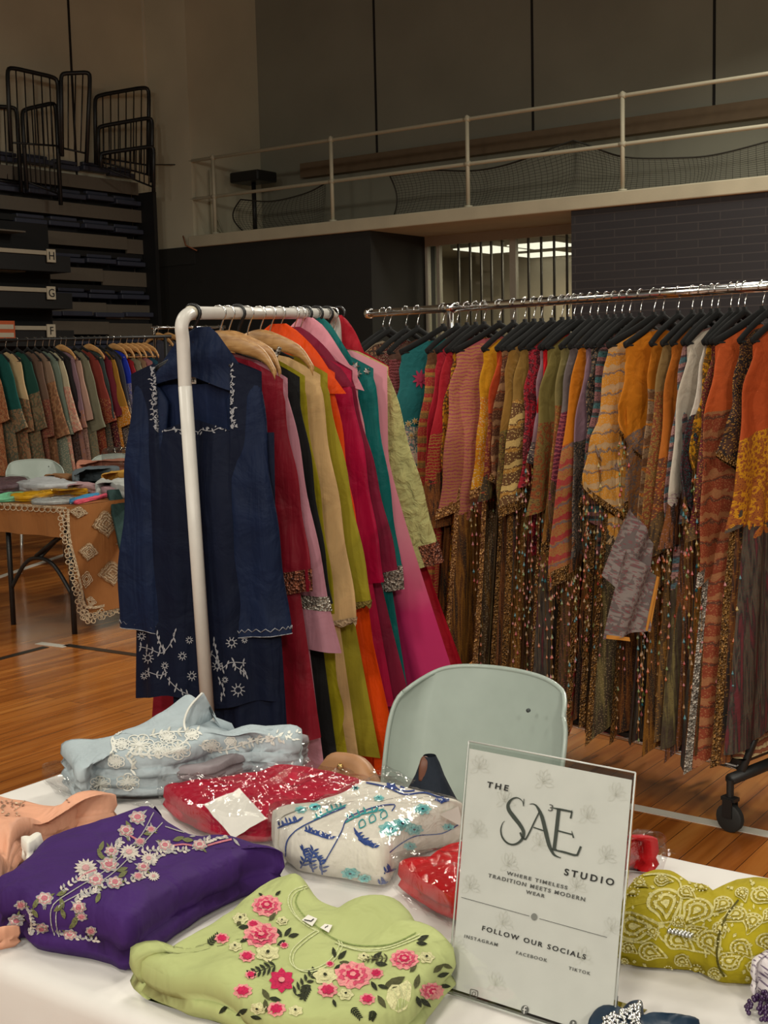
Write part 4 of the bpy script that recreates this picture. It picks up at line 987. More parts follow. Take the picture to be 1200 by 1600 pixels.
# ---------------------------------------------------------------- left rail at the back
LA = at(-70, 533, 10.5); LB_ = at(268, 527, 10.7); LB_.z = LA.z
lr = thing('garment_rack', 'dark metal garment rack with muted tunics at the back behind the lace table', 'clothes rack', (LA.x, LA.y, 0))
MB().tube([LA, LB_], .014, 10).build('rail', BLACKM, lr)
for p in (LA.lerp(LB_, .03), LA.lerp(LB_, .97)):
    MB().tube([Vector((p.x, p.y, .05)), p], .014, 10).build('post', BLACKM, lr)
    MB().tube([Vector((p.x, p.y - .25, .05)), Vector((p.x, p.y + .25, .05))], .016, 8).build('foot', BLACKM, lr)
LG = 'tunics on the back left rack'; LH = 'hangers on the back left rack'
SGE = C_(112, 126, 112); PKB = C_(176, 140, 124)
LK = [(-30, 'rust printed tunic', (RST, TAN, RST, BRN), -.2, 'velvet'), (-8, 'deep teal tunic with cream yoke', (C_(20, 84, 78), C_(20, 84, 78), TAN, BLK), -.5, 'velvet'),
      (8, 'cream and dark green batik tunic', (C_(196, 168, 126), C_(34, 66, 54), TAN, C_(150, 40, 34)), -.36, 'velvet'), (26, 'bottle green tunic with red batik hem', (C_(28, 72, 62), C_(28, 66, 54), C_(150, 130, 96), C_(150, 50, 40)), -.4, 'velvet'),
      (42, 'brown tunic with rose red cuffs', (C_(110, 86, 72), C_(130, 60, 52), C_(110, 80, 64), TAN), -.45, 'velvet'), (54, 'taupe batik tunic', (C_(140, 116, 96), TAN, BRN, RST), -.3, 'velvet'),
      (66, 'sage green plain tunic', (SGE, C_(130, 136, 118), SGE, CRM), -.6, 'velvet'), (76, 'cream tunic with coral flowers', (C_(186, 176, 146), CRM, C_(196, 100, 90), SGE), -.3, 'velvet'),
      (84, 'black long tunic', (BLK, BLK, BRN, GRY), -.6, 'velvet'), (94, 'mauve plain tunic', (C_(132, 104, 114), C_(150, 104, 76), MAV, C_(160, 110, 70)), -.56, 'wood'),
      (102, 'dusty pink tunic', (PKB, C_(150, 116, 106), PKB, BRN), -.6, 'velvet'), (116, 'grey olive wide tunic', (C_(124, 122, 100), C_(110, 106, 84), C_(124, 122, 100), TAN), -.66, 'velvet'),
      (128, 'brick red tunic', (C_(128, 50, 40), MRN, RST, TAN), -.4, 'velvet'), (138, 'dark slate green tunic', (C_(52, 66, 64), C_(90, 76, 60), C_(52, 66, 64), TAN), -.62, 'wood'),
      (148, 'garnet tunic', (C_(112, 32, 46), MRN, BLK, TAN), -.6, 'velvet'), (156, 'mustard velvet tunic', (C_(156, 110, 36), C_(170, 120, 40), AMB, CRM), -.5, 'velvet'),
      (167, 'charcoal navy tunic', (C_(60, 60, 72), BLK, GRY, CRM), -.5, 'velvet'), (176, 'royal blue satin top', (C_(28, 50, 170), C_(150, 140, 140), C_(40, 60, 160), CRM), -.3, 'wood'),
      (187, 'scarlet tunic', (C_(150, 26, 34), CRI, MRN, GLD), -.5, 'wood'), (197, 'pale sage tunic', (C_(128, 124, 100), SGE, CRM, TAN), -.4, 'wood'),
      (206, 'tan brocade tunic', (C_(140, 110, 84), TAN, BRN, GLD), -.2, 'wood'), (215, 'rose pink tunic', (C_(168, 110, 112), ROS, MAV, CRM), -.4, 'wood'), (224, 'petrol blue tunic', (C_(30, 76, 96), TEA, BLK, CRM), -.4, 'wood')]
LYAW = R(-33); prev = None
for i, (hp, desc, cols, zs, hk) in enumerate(LK):
    P = rail_t(hp, LA, LB_); rng = random.Random(300 + i)
    mt = printed('tunic_cloth_%02d' % i, *cols, zs=zs - .08, diag=rng.uniform(-.3, .2), scale=rng.uniform(16, 26), soft=.6)
    sw = .165 if hk != 'wood' or i < 15 else .15
    drp = 0. if hk != 'wood' or i < 18 else .05
    body, front = body_mesh(sw, rng.uniform(1.1, 1.35) , rng.uniform(.23, .3), .026, rng, top=-.085 - drp, drop=.07, nk=.07, A=.012, nx=14, nr=16)
    o = body.build('hanging_tunic', mt, local=True); o.location = P; yw = LYAW + R(rng.uniform(-4, 4)); o.rotation_euler = (0, 0, yw)
    tag(o, desc + ' on the back left rack' + (', right of the ' + prev if prev and len((desc + prev).split()) < 8 else ''), 'tunic', LG)
    for sd in (-1, 1):
        sm, rows = sleeve_mesh(sd, sw, rng.uniform(.5, .66), rng.uniform(11, 18), .085, .1, .03, rng, top=-.085 - drp, drop=.07, A=.008, n=12, nr=10)
        sm.build('sleeve', mt, o, local=True)
    hanger(P, yw, hk, ('wooden' if hk == 'wood' else 'black') + ' hanger holding the ' + desc, LH, hw=sw, top=.017)
    prev = desc
# short rail seen behind the white rail's corner
MA = at(236, 512, 11.6); MBp = at(352, 509, 11.9); MBp.z = MA.z
mr = thing('garment_rack', 'short chrome rack far back, seen behind the corner of the white rail', 'clothes rack', (MA.x, MA.y, 0))
MB().tube([MA, MBp], .014, 10).build('rail', CHROME, mr)
for p in (MA.lerp(MBp, .04), MA.lerp(MBp, .96)):
    MB().tube([Vector((p.x, p.y, 0.03)), p], .014, 10).build('post', CHROME, mr)
    MB().tube([Vector((p.x, p.y - .22, .03)), Vector((p.x, p.y + .22, .03))], .015, 8).build('foot', CHROME, mr)
for i, (hp, desc, col, hk) in enumerate([(246, 'slate grey hooded top', C_(70, 70, 80), 'wood'), (262, 'ash grey top', C_(96, 92, 96), 'wood'), (280, 'black blouse', BLK, 'wood'),
                                         (300, 'dark plum blouse', C_(70, 40, 54), 'velvet'), (322, 'charcoal blouse', C_(50, 48, 50), 'velvet'), (342, 'pale pink blouse', C_(190, 130, 134), 'velvet')]):
    P = rail_t(hp, MA, MBp); rng = random.Random(400 + i); mt = fab('far_blouse_%d' % i, col)
    body, front = body_mesh(.16, .8, .2, .03, rng, A=.01, nx=12, nr=12); o = body.build('hanging_blouse', mt, local=True)
    o.location = P; o.rotation_euler = (0, 0, LYAW); tag(o, desc + ' on the short chrome rack far behind the white rail', 'blouse', 'blouses on the short chrome rack')
    for sd in (-1, 1): sleeve_mesh(sd, .16, .5, 9, .07, .06, .03, rng, n=10, nr=8)[0].build('sleeve', mt, o, local=True)
    hanger(P, LYAW, hk, 'far hanger holding the ' + desc, 'hangers on the short chrome rack', hw=.17, top=.017)

# ---------------------------------------------------------------- grey moulded chairs
SHELL = plain('grey_green_plastic', S(164, 176, 168), .28)
def chair(lab):
    """local frame: sitter faces -Y, back of the shell towards +Y"""
    t = thing('plastic_chair', lab, 'chair', group='grey plastic chairs')
    def sheet(fn, nu, nv, th):
        A = [[fn(-1 + 2 * j / nu, i / nv, 0) for j in range(nu + 1)] for i in range(nv + 1)]
        B = [[fn(-1 + 2 * j / nu, i / nv, th) for j in range(nu + 1)] for i in range(nv + 1)]
        mb = MB(); mb.grid(A); mb.grid(B)
        per = lambda G: G[0] + [r[-1] for r in G[1:]] + G[-1][-2::-1] + [r[0] for r in G[-2:0:-1]]
        a, b = per(A), per(B); mb.grid([a, b], 0, True); return mb
    def back(u, v, off):
        # rounded rectangle: narrow the top corners
        w = .225 - .012 * (1 - v); r = .13; z = .44 + .38 * v
        uu = u
        k = max(0, (v - .70) / .30); wz = w * (1 - .10 * max(0, (v - .4) / .6) ** 4)
        x = uu * wz; zz = z - .045 * abs(u) ** 6 * max(0, (v - .4) / .6) ** 3 - .012 * u * u * v
        y = .185 + .075 * v + .02 * v * v - .055 * u * u - .05 * (max(0, abs(u) - .8) / .2) ** 1.6
        y -= off; return Vector((x, y, zz))
    sheet(back, 30, 24, .006).build('backrest', SHELL, t, local=True, angle=50)
    def seat(u, v, off):
        w = .21 + .015 * math.sin(PI * v); x = u * w; y = -.225 + .41 * v
        z = .445 - .02 * math.sin(PI * v) * (1 - u * u) - .03 * max(0, .15 - v) / .15 + .0 * u - .02 * abs(u) ** 6; return Vector((x, y, z - off))
    sheet(seat, 20, 16, .006).build('seat', SHELL, t, local=True, angle=50)
    MB().tube([back(-1 + 2 * j / 40, 1, .003) for j in range(41)], .0055, 8).build('rolled_rim', SHELL, t, local=True)
    for s in (-1, 1):
        MB().tube([back(s, j / 16, .003) for j in range(17)], .0055, 8).build('rolled_rim', SHELL, t, local=True)
        MB().tube([(s * .19, -.17, .425), (s * .22, -.23, .01)], .011, 10).build('leg', STEEL, t, local=True)
        MB().tube([(s * .19, .16, .425), (s * .22, .25, .01)], .011, 10).build('leg', STEEL, t, local=True)
    MB().tube([(-.19, -.17, .425), (.19, -.17, .425)], .011, 8).tube([(-.19, .16, .425), (.19, .16, .425)], .011, 8).build('under_frame', STEEL, t, local=True)
    MB().tube([(.115, .183, .765), (.115, .178, .765)], .0045, 8).build('scuff_mark', plain('scuff_grey', S(70, 76, 76), .7), t, local=True)
    return t
def copy_tree(o, parent=None):
    c = o.copy(); COL.objects.link(c)
    if parent: c.parent = parent
    for ch in list(o.children): copy_tree(ch, c)
    return c
c1 = chair('large grey-green plastic chair standing right behind the acrylic sign')
tl = onz(660, 1042, .805); tr = onz(908, 1082, .80); mid = (tl + tr) / 2; dx = (tr - tl).normalized()
yawc = math.atan2(dx.y, dx.x)
c1.rotation_euler = (0, 0, yawc); off = Vector((-math.sin(yawc), math.cos(yawc), 0)); c1.location = Vector((mid.x, mid.y, 0)) - off * .25
c2 = copy_tree(c1); c2['label'] = 'grey plastic chair behind the lace-covered table, the one further left'
p = at(62, 745, 9.7); c2.location = (p.x, p.y, 0); c2.rotation_euler = (0, 0, R(28))
c3 = copy_tree(c1); c3['label'] = 'grey plastic chair half hidden behind the crinkled plastic bag on the lace table'
p = at(172, 738, 10.1); c3.location = (p.x + .04, p.y, 0); c3.rotation_euler = (0, 0, R(8))
# ================================================================ LACE TABLE AT THE BACK
def slab(outline, H, z0, mat, name='folded_cloth', layers=2, seed=1, amp=.006, wr=14., edge=.03, bumps=(), n=110, rings=16, lean=None, ridges=None, flatbase=False):
    """folded garment lying on z0; outline = (px, py, height fraction the outline is seen at)"""
    base = [onz(x, y, z0 + H * h) for x, y, h in outline]
    pts = cr([(p.x, p.y) for p in base], 12, True)
    Ls = [0.]
    for i in range(len(pts)): Ls.append(Ls[-1] + (pts[(i + 1) % len(pts)] - pts[i]).length)
    out = []
    k = 0
    for i in range(n):
        d = Ls[-1] * i / n
        while Ls[k + 1] < d: k += 1
        t = (d - Ls[k]) / max(1e-9, Ls[k + 1] - Ls[k]); out.append(pts[k].lerp(pts[(k + 1) % len(pts)], t))
    c = sum(out, Vector((0, 0))) / n
    Bp = [(onz(bx, by, z0 + H), a, r) for bx, by, a, r in bumps]
    def hgt(x, y):
        h = H + amp * (nz(x * wr + seed, y * wr, seed) + .6 * nz(x * wr * 2.3, y * wr * 2.3 + seed, seed))
        if ridges:
            for ang, fr, am in ridges: h += am * math.sin((x * math.cos(ang) + y * math.sin(ang)) * fr + 2 * nz(x * 5, y * 5, seed))
        for q, a, r in Bp: h += a * math.exp(-((x - q.x) ** 2 + (y - q.y) ** 2) / (r * r))
        if lean: h *= lean(x, y)
        return max(h, .008)
    rows = []
    nl = layers
    for l in range(nl):
        for s in ((.0, .35), (.5, 0.), (1., .35)) if l < nl - 1 else ((.0, .35), (.45, .0)):
            t = (l + s[0]) / nl; row = []
            for i, p in enumerate(out):
                d = (c - p); dl = d.length or 1; ins = edge * s[1] * (.5 + .5 * nz(i * .13, l * 3.1, seed)) + .006 * nz(i * .22, l + seed, 1.)
                q = p + d / dl * (ins + (.004 if l == 0 and s[0] == 0 else 0)); hh = hgt(p.x + d.x / dl * edge, p.y + d.y / dl * edge)
                row.append(Vector((q.x, q.y, z0 + .002 + (hh - edge * .4) * t * (.96 if nl > 1 else 1))))
            rows.append(row)
    for r in range(rings + 1):
        f = r / rings; row = []
        for p in out:
            d = c - p; dl = d.length or 1
            if r < 4: ins = edge * (1 - math.cos((r + 1) / 4 * PI / 2)); zz = edge * .42 * math.sin((r + 1) / 4 * PI / 2)
            else: ins = edge + (dl - edge) * ((r - 3) / (rings - 3)) ** 1.1; zz = edge * .42
            ins = min(ins, dl * .995); q = p + d / dl * ins
            hh = hgt(q.x, q.y) if r >= 4 else hgt(p.x + d.x / dl * edge, p.y + d.y / dl * edge) * (1 - r / 8) + hgt(q.x, q.y) * (r / 8)
            row.append(Vector((q.x, q.y, z0 + .002 + hh - edge * .42 + zz)))
        rows.append(row)
    mb = MB().grid(rows, 0, True); mb.f.append(list(range(len(mb.v) - n, len(mb.v)))); mb.mi.append(0)
    mb.f.append(list(range(n - 1, -1, -1))); mb.mi.append(0)
    return mb
def plastic(name, tint, hi=.22):
    n = NT(name); o = n.obj()
    tr = n.n('ShaderNodeBsdfTransparent'); tr.inputs[0].default_value = tint
    gl = n.n('ShaderNodeBsdfGlossy'); gl.inputs['Roughness'].default_value = .045
    t = n.n('ShaderNodeTexNoise', i_Scale=30., i_Detail=3.5, i_Distortion=2.4); n.l(o, t.inputs['Vector'])
    bp = n.n('ShaderNodeBump', i_Strength=hi, i_Distance=.012); n.l(t.outputs[0], bp.inputs['Height'])
    n.l(bp.outputs[0], gl.inputs['Normal'])
    fz = n.n('ShaderNodeFresnel', i_IOR=1.4)
    ms = n.n('ShaderNodeMixShader'); n.l(n.math('MINIMUM', n.math('ADD', n.math('MULTIPLY', fz.outputs[0], .7), .02), .16), ms.inputs[0]); n.l(tr.outputs[0], ms.inputs[1]); n.l(gl.outputs[0], ms.inputs[2])
    n.l(ms.outputs[0], n.out.inputs[0]); MATS[name] = n.m; return n.m
CLEAR = plastic('clear_plastic_film', (.95, .95, .95, 1)); HAZY = plastic('hazy_plastic_film', (.86, .86, .86, 1))
TB = .74; Cn = onz(100, 793, TB)
def tl_(u, v, z): return Cn - HW * u + HN * v + Vector((0, 0, z - TB))   # u along the near end to the left, v away
tt = thing('folding_table', 'black legged folding table at the back left under tan satin and lace', 'table', (Cn.x, Cn.y, 0))
MB().box(tl_(.38, .9, TB - .03), (.74, 1.78, .035), AX).build('tabletop', plain('grey_tabletop', S(120, 118, 112), .5), tt, smooth=False)
for v in (.08, 1.7):
    for u in (.06, .60): MB().tube([tl_(u, v, .0), tl_(u, v, .69)], .016, 10).build('leg', BLACKM, tt)
    MB().tube(cr([tl_(.06, v, .22), tl_(.2, v, .38), tl_(.33, v, .42), tl_(.46, v, .38), tl_(.60, v, .22)], 5), .012, 8).build('arched_brace', BLACKM, tt)
    MB().tube([tl_(.33, v, .42), tl_(.33, v + .12 * (1 if v < 1 else -1), .5), tl_(.2, v + (.35 if v < 1 else -.35), .69)], .011, 8).build('fold_strut', BLACKM, tt)
    MB().tube([tl_(.36, v, .43), tl_(.1, v + .03, .60)], .013, 8).build('stay', BLACKM, tt)
SATIN = fab('tan_satin', S(150, 100, 58), .42, .12, .25, 4.)
mb = MB()
rows = []
for v in [i / 20 * 1.82 - .02 for i in range(21)]:
    row = []
    for j in range(-4, 26):
        if j < 0:                                       # side drop towards the camera's right
            d = -j / 4; row.append(tl_(-.014 - .03 * d + .012 * math.sin(v * 11) * d, v, TB - .64 * d))
        elif j > 20: d = (j - 20) / 5; row.append(tl_(.775 + .02 * d, v, TB - .64 * d))
        else: row.append(tl_(-.012 + .785 * j / 20, v, TB + .004 + .0015 * math.sin(j + v * 9)))
    rows.append(row[::1])
rows2 = []
for r in rows: rows2.append(r[3::-1] + r[4:] if False else [r[3], r[2], r[1], r[0]][::-1][:0] + r)
def side(v, d): return tl_(-.014 - .035 * d + .014 * math.sin(v * 13 + 1) * d, v, TB + .003 - .62 * d)
top = [[tl_(-.012 + .785 * j / 20, v, TB + .004 + .001 * math.sin(j + v * 9)) for j in range(21)] for v in [i / 20 * 1.82 - .02 for i in range(21)]]
mb.grid(top)
mb.grid([[side(-.02 + .13 * d + 1.84 * i / 30 * (1 - .07 * d), d) for i in range(31)] for d in [k / 14 for k in range(15)]])
mb.grid([[tl_(-.012 + .785 * j / 24, -.022 - .012 * d * math.sin(j * .7), TB + .004 - .17 * d) for j in range(25)] for d in [k / 5 for k in range(6)]])
sheet_ = mb
cl = tag(mb.build('tablecloth', SATIN), 'tan satin cloth spread over the folding table at the back left', 'tablecloth')
LACE = fab('cream_lace', S(206, 186, 156), .9, .25, 1., 60.); LACE2 = fab('ecru_lace', S(184, 150, 114), .9, .3, 1., 80.)
st = Stitch(sheet_, None, .006)
for cx, cy, w, h, tl in ((165, 818, 22, 22, -.15), (138, 862, 16, 15, .1), (205, 845, 26, 14, -.2), (175, 895, 24, 20, -.12), (122, 800, 16, 10, .1), (134, 905, 12, 16, .1), (140, 940, 12, 10, .1), (208, 905, 10, 16, 0)):
    pts = []
    for k in range(24):
        a = 2 * PI * k / 24; rr = 1 / (abs(math.cos(a)) ** 1.1 + abs(math.sin(a)) ** 1.1) * (1 + .06 * math.sin(9 * a)); u, v = w * rr * math.cos(a), h * rr * math.sin(a)
        pts.append((cx + u * math.cos(tl) - v * math.sin(tl), cy + u * math.sin(tl) + v * math.cos(tl)))
    st.poly(pts, 0)
    for f in (.3, .55, .8): st.stroke([(cx + (x - cx) * f, cy + (y - cy) * f) for x, y in pts], 1.4, 1, 2., closed=True)
lace = thing('lace_overlay', 'cream lace overlay with looped edging hanging over the side of the tan table', 'lace cloth', (Cn.x, Cn.y, TB - .6))
o = st.build('diamond_motifs', [LACE2, LACE], lace)
pl = MB(); q0, q1 = side(-.3, 0), side(1.2, 0)
pl.add([tl_(-.03, -.4, TB + .1), tl_(-.03, 1.4, TB + .1), tl_(-.062, 1.4, -.2), tl_(-.062, -.4, -.2)], [[0, 1, 2, 3]])
st = Stitch(pl, None, .004); rng = random.Random(3)
edge = cr([(97, 797), (99, 822), (104, 850), (110, 878), (117, 905), (122, 930), (127, 952), (136, 966), (152, 962), (168, 956), (184, 950), (198, 942), (214, 934)], 2)
for i, p in enumerate(edge):
    for k in range(4 if i % 2 else 3):
        a = k * 1.7 + i; r = 3.4
        st.stroke([(p.x + 4.6 * math.cos(a) + r * math.cos(b), p.y + 5 * math.sin(a) + r * math.sin(b)) for b in (0, 1.05, 2.1, 3.14, 4.2, 5.24)], 1.5, 0, 1 + .3 * k, closed=True)
st.stroke([(106, 795), (108, 840), (118, 880), (127, 920), (134, 948), (170, 944), (214, 925)], 4, 0)
st.build('looped_edging', [LACE], lace)
pl = MB(); pl.add([tl_(-.2, -.03, TB + .2), tl_(1.2, -.03, TB + .2), tl_(1.2, -.03, .3), tl_(-.2, -.03, .3)], [[0, 1, 2, 3]])
st = Stitch(pl, None, .004)
for x in range(-6, 100, 9):
    y = 789 + x * .055
    st.stroke([(x + 4.2 * math.cos(b), y + 3 + 4. * math.sin(b)) for b in (0, 1.05, 2.1, 3.14, 4.2, 5.24)], 1.4, 0, closed=True)
st.stroke([(-10, 787), (40, 789.5), (104, 794)], 4, 0)
st.build('edge_band', [LACE], lace)
# things lying on it
TT = TB + .005
def pack(outline, H, mat, lab, name='folded_garment', cat='folded garment', bag=None, z=TT, group='folded garments on the lace table', **k):
    k.setdefault('edge', .02); k.setdefault('rings', 9); k.setdefault('n', 60)
    o = tag(slab(outline, H, z, mat, **k).build(name, mat), lab, cat, group)
    if bag:
        kk = dict(k); kk['amp'] = .012; kk['wr'] = 30
        slab([(x, y, h) for x, y, h in bag], H + .012, z, CLEAR, **kk).build('plastic_bag', CLEAR, o, smooth=False)
    return o
pack([(-30, 750, 1), (30, 744, 1), (45, 758, .5), (20, 770, 0), (-30, 774, 0)], .05, fab('plum_knit', S(92, 70, 76), .8), 'dark plum folded garment under plastic at the left edge of the lace table', bag=[(-30, 748, 1), (32, 742, 1), (48, 758, .5), (20, 772, 0), (-30, 776, 0)], seed=2)
pack([(30, 752, 1), (75, 744, 1), (112, 752, 1), (118, 764, .3), (60, 772, 0), (28, 768, 0)], .055, fab('pale_blue_grey', S(168, 170, 172), .7), 'pale blue grey folded garment behind the yellow one on the lace table', seed=3)
pack([(-20, 776, 1), (20, 768, 1), (40, 773, .5), (24, 784, 0), (-20, 786, 0)], .025, fab('mint_cloth', S(110, 180, 140), .7), 'mint green folded garment at the front left of the lace table', seed=4)
pack([(18, 778, .3), (45, 768, 1), (90, 764, 1), (134, 763, 1), (132, 769, .5), (96, 774, 0), (50, 784, 0), (22, 784, 0)], .035, fab('yellow_silk', S(212, 158, 14), .5), 'bright yellow folded garment in shiny plastic on the lace table', bag=[(14, 778, .3), (44, 766, 1), (90, 762, 1), (139, 761, 1), (136, 770, .5), (96, 776, 0), (50, 787, 0), (18, 787, 0)], seed=5)
pack([(50, 784, .3), (84, 776, 1), (112, 776, 1), (112, 784, .5), (100, 788, 0), (60, 790, 0)], .02, fab('silver_grey_cloth', S(160, 162, 160), .5), 'silver grey folded garment in plastic in front of the yellow one', bag=[(48, 784, .3), (84, 774, 1), (114, 774, 1), (114, 785, .5), (100, 790, 0), (58, 791, 0)], seed=6)
pack([(108, 784, .3), (124, 775, 1), (150, 770, 1), (154, 775, .4), (130, 783, 0), (112, 788, 0)], .02, fab('sky_blue_cloth', S(60, 130, 170), .6), 'sky blue folded garment on the corner of the lace table', seed=7)
pack([(116, 786, .3), (134, 779, 1), (164, 771, 1), (166, 776, .4), (140, 784, 0), (120, 789, 0)], .02, fab('coral_pink_cloth', S(210, 84, 106), .6), 'coral pink folded garment beside the sky blue one', seed=8)
pack([(106, 758, 1), (116, 752, 1), (160, 756, 1), (200, 752, 1), (212, 772, .5), (180, 776, 0), (140, 772, 0), (110, 768, 0)], .05, fab('dusty_mauve_cloth', S(170, 136, 140), .7), 'dusty mauve folded garment at the right of the lace table', seed=9, layers=3)
pack([(150, 756, 1), (196, 746, 1), (216, 760, 1), (208, 776, .3), (180, 776, 0), (160, 766, 0)], .075, fab('light_grey_cloth', S(170, 172, 168), .7), 'light grey folded garment on top of the dusty mauve one', seed=10, layers=2)
pack([(70, 744, 1), (90, 739, 1), (122, 741, 1), (122, 750, .3), (100, 757, 0), (74, 752, 0)], .05, fab('brown_knit', S(134, 96, 64), .8), 'brown folded garment in front of the left grey chair', seed=11, layers=3)
pack([(114, 744, 1), (130, 730, 1), (160, 728, 1), (186, 728, 1), (176, 742, .5), (150, 752, 0), (118, 754, 0)], .09, fab('slate_cloth', S(92, 102, 108), .75), 'slate grey folded garment behind the mauve one on the lace table', seed=12, layers=3)
pack([(158, 742, 1), (176, 736, 1), (214, 734, 1), (214, 752, .2), (170, 754, 0)], .07, fab('mustard_lace', S(188, 142, 64), .8), 'mustard lace folded garment next to the slate grey one', seed=13)
pack([(120, 728, 1), (140, 722, 1), (190, 716, 1), (214, 720, 1), (210, 734, .2), (150, 738, 0), (124, 736, 0)], .085, fab('salmon_cloth', S(190, 128, 106), .7), 'salmon folded garment beneath the crinkled plastic bag', seed=14)
bg = slab([(158, 706, 1), (172, 700, 1), (214, 698, 1), (216, 724, .2), (190, 732, 0), (166, 726, 0)], .11, TT + .06, CLEAR, n=60, rings=12, edge=.03, amp=.03, wr=26, seed=15)
tag(bg.build('plastic_bag', HAZY, smooth=False), 'crinkled clear plastic bag on the salmon garment in front of the far grey chair', 'bag')
TD = fab('dark_teal_knit', S(40, 60, 58), .85)
mb = slab([(168, 772, .5), (190, 764, 1), (216, 762, 1), (214, 786, 0), (190, 790, 0), (172, 782, 0)], .05, TT, TD, n=50, rings=8, edge=.02, seed=16)
for p in mb.v:
    d = (p - Cn).dot(-HW)
    if d < .05: p.z -= max(0, .05 - d) * 1.1 * (1 if p.z < TT + .04 else 1)
tag(mb.build('draped_knit', TD), 'dark teal knit slipping over the right edge of the lace table', 'folded garment')

# ================================================================ THE FRONT TABLE
TZ = .745; bF = 1.760; aL = -1.863; aR = -.02; bN = bF - .76
ft = thing('trestle_table', 'long folding table under the white cloth in the foreground', 'table', hall((aL + aR) / 2, (bF + bN) / 2, 0))
MB().box(hall((aL + aR) / 2, (bF + bN) / 2, TZ - .03), (aR - aL - .02, .74, .04), AX).build('tabletop', plain('grey_tabletop', (.2, .2, .2, 1), .5), ft, smooth=False, bevel=.01)
for a in (aL + .25, aR - .25):
    for b in (bN + .08, bF - .08): MB().tube([hall(a, b, 0), hall(a, b, TZ - .05)], .016, 10).build('leg', BLACKM, ft)
    MB().tube([hall(a, bN + .08, .25), hall(a, bF - .08, .25)], .012, 8).build('crossbar', BLACKM, ft)
n = NT('white_tablecloth'); n.b.inputs['Base Color'].default_value = S(226, 220, 212); n.b.inputs['Roughness'].default_value = .8
t = n.n('ShaderNodeTexNoise', i_Scale=5., i_Detail=3., i_Distortion=.8); n.l(n.obj(), t.inputs['Vector']); n.bump(t.outputs[0], .25, .02); WCL = n.m; n.b.inputs['Base Color'].default_value = S(214, 210, 206)
def tcloth(a, b):
    """cloth over the table: past an edge it rounds off and hangs"""
    da = max(0, aL - a, a - aR); db = max(0, bN - b, b - bF); d = math.hypot(da, db)
    ca_, cb_ = min(max(a, aL), aR), min(max(b, bN), bF)
    z = TZ + .0012 * nz(a * 7, b * 7)
    if d > 0:
        ux, uy = (a - ca_) / d, (b - cb_) / d; r = .022; arc = r * PI / 2
        if d < arc: o_ = r * math.sin(d / r); z -= r * (1 - math.cos(d / r))
        else: o_ = r + (d - arc) * .03 + .018 * math.sin(a * 17 + b * 19) * min(1, (d - arc) * 4); z -= r + (d - arc) * .995
        return hall(ca_ + ux * o_, cb_ + uy * o_, max(z, .06))
    return hall(a, b, z)
As = [aL - .6 + .1 * i for i in range(6)] + [aL - .05 + .0125 * i for i in range(5)] + [aL + (aR - aL) * i / 40 for i in range(1, 40)] + [aR + .0125 * i for i in range(5)] + [aR + .1 * i for i in range(1, 7)]
Bs = [bN - .6 + .1 * i for i in range(6)] + [bN - .05 + .0125 * i for i in range(5)] + [bN + .76 * i / 20 for i in range(1, 20)] + [bF + .0125 * i for i in range(5)] + [bF + .1 * i for i in range(1, 7)]
tag(MB().grid([[tcloth(a, b) for a in As] for b in Bs]).build('tablecloth', WCL), 'white cloth covering the foreground table', 'tablecloth')
ZC = TZ + .003
FG = 'folded garments for sale on the white table'
def garment(outline, H, mat, lab, name='folded_tunic', **k):
    mb = slab(outline, H, k.pop('z', ZC), mat, **k); o = tag(mb.build(name, mat), lab, 'folded garment', FG); return mb, o
def bagfilm(o, outline, H, seed, z=ZC, mt=None, amp=.006, edge=.03, flaps=()):
    mb = slab(outline, H, z, CLEAR, n=130, rings=18, amp=amp, wr=34, seed=seed, edge=edge, layers=1)
    for pts, h in flaps:                                # loose flat corners of the bag
        P = [onz(x, y, z + h) for x, y in pts]; rows = []
        for i in range(7):
            a = P[0].lerp(P[3], i / 6); b = P[1].lerp(P[2], i / 6)
            rows.append([a.lerp(b, j / 9) + Vector((0, 0, .006 * nz(i * 1.1 + seed, j * .8) + .003)) for j in range(10)])
        mb.grid(rows)
    return mb.build('plastic_bag', mt or CLEAR, o, smooth=False)
def pxs(pts, h): return [(x, y, h) for x, y in pts]

# salmon shawl at the left edge
SAL = fab('salmon_satin', S(214, 158, 130), .5, .15, .5, 7.)
mbS, oS = garment(pxs([(-70, 1240), (0, 1236), (54, 1240), (125, 1250)], 1) + [(186, 1270, .6), (150, 1290, .2), (80, 1330, 0), (30, 1360, 0), (-10, 1440, 0), (-80, 1470, 0), (-120, 1340, .4)], .065, SAL,
   'salmon pink satin shawl heaped at the left edge of the white table', name='satin_shawl', seed=21, amp=.014, wr=10, layers=3, ridges=[(.9, 46, .009)])
st = Stitch(mbS, None, .002); rng = random.Random(9)
for i in range(34): st.leaf(rng.uniform(0, 40), rng.uniform(1252, 1276), rng.uniform(3, 7), 2.4, rng.uniform(-1, .4), 0)
for i in range(16): st.leaf(60 + i * 3 + rng.uniform(-2, 2), 1240 + i * .9 + rng.uniform(-3, 3), 5, 2, rng.uniform(-.6, .6), 0)
st.build('gold_braid', [glit('pale_gold_braid', S(214, 180, 150), S(150, 104, 84))], oS)
garment([(-50, 1462, 1), (-10, 1455, 1), (20, 1462, .6), (34, 1472, .2), (10, 1482, 0), (-50, 1492, 0)], .03, SAL, 'salmon pink cloth end peeping out under the purple tunic', name='shawl_end', seed=22, n=60, rings=8, edge=.015)
tag(slab([(34, 1340, .2), (44, 1318, 1), (64, 1304, 1), (60, 1316, .6), (44, 1340, .2)], .04, ZC + .035, WCL, n=40, rings=6, edge=.01, amp=.002).build('paper_tag', plain('white_paper', S(226, 222, 212), .7)), 'white paper tag tucked between the salmon shawl and the purple tunic', 'tag')

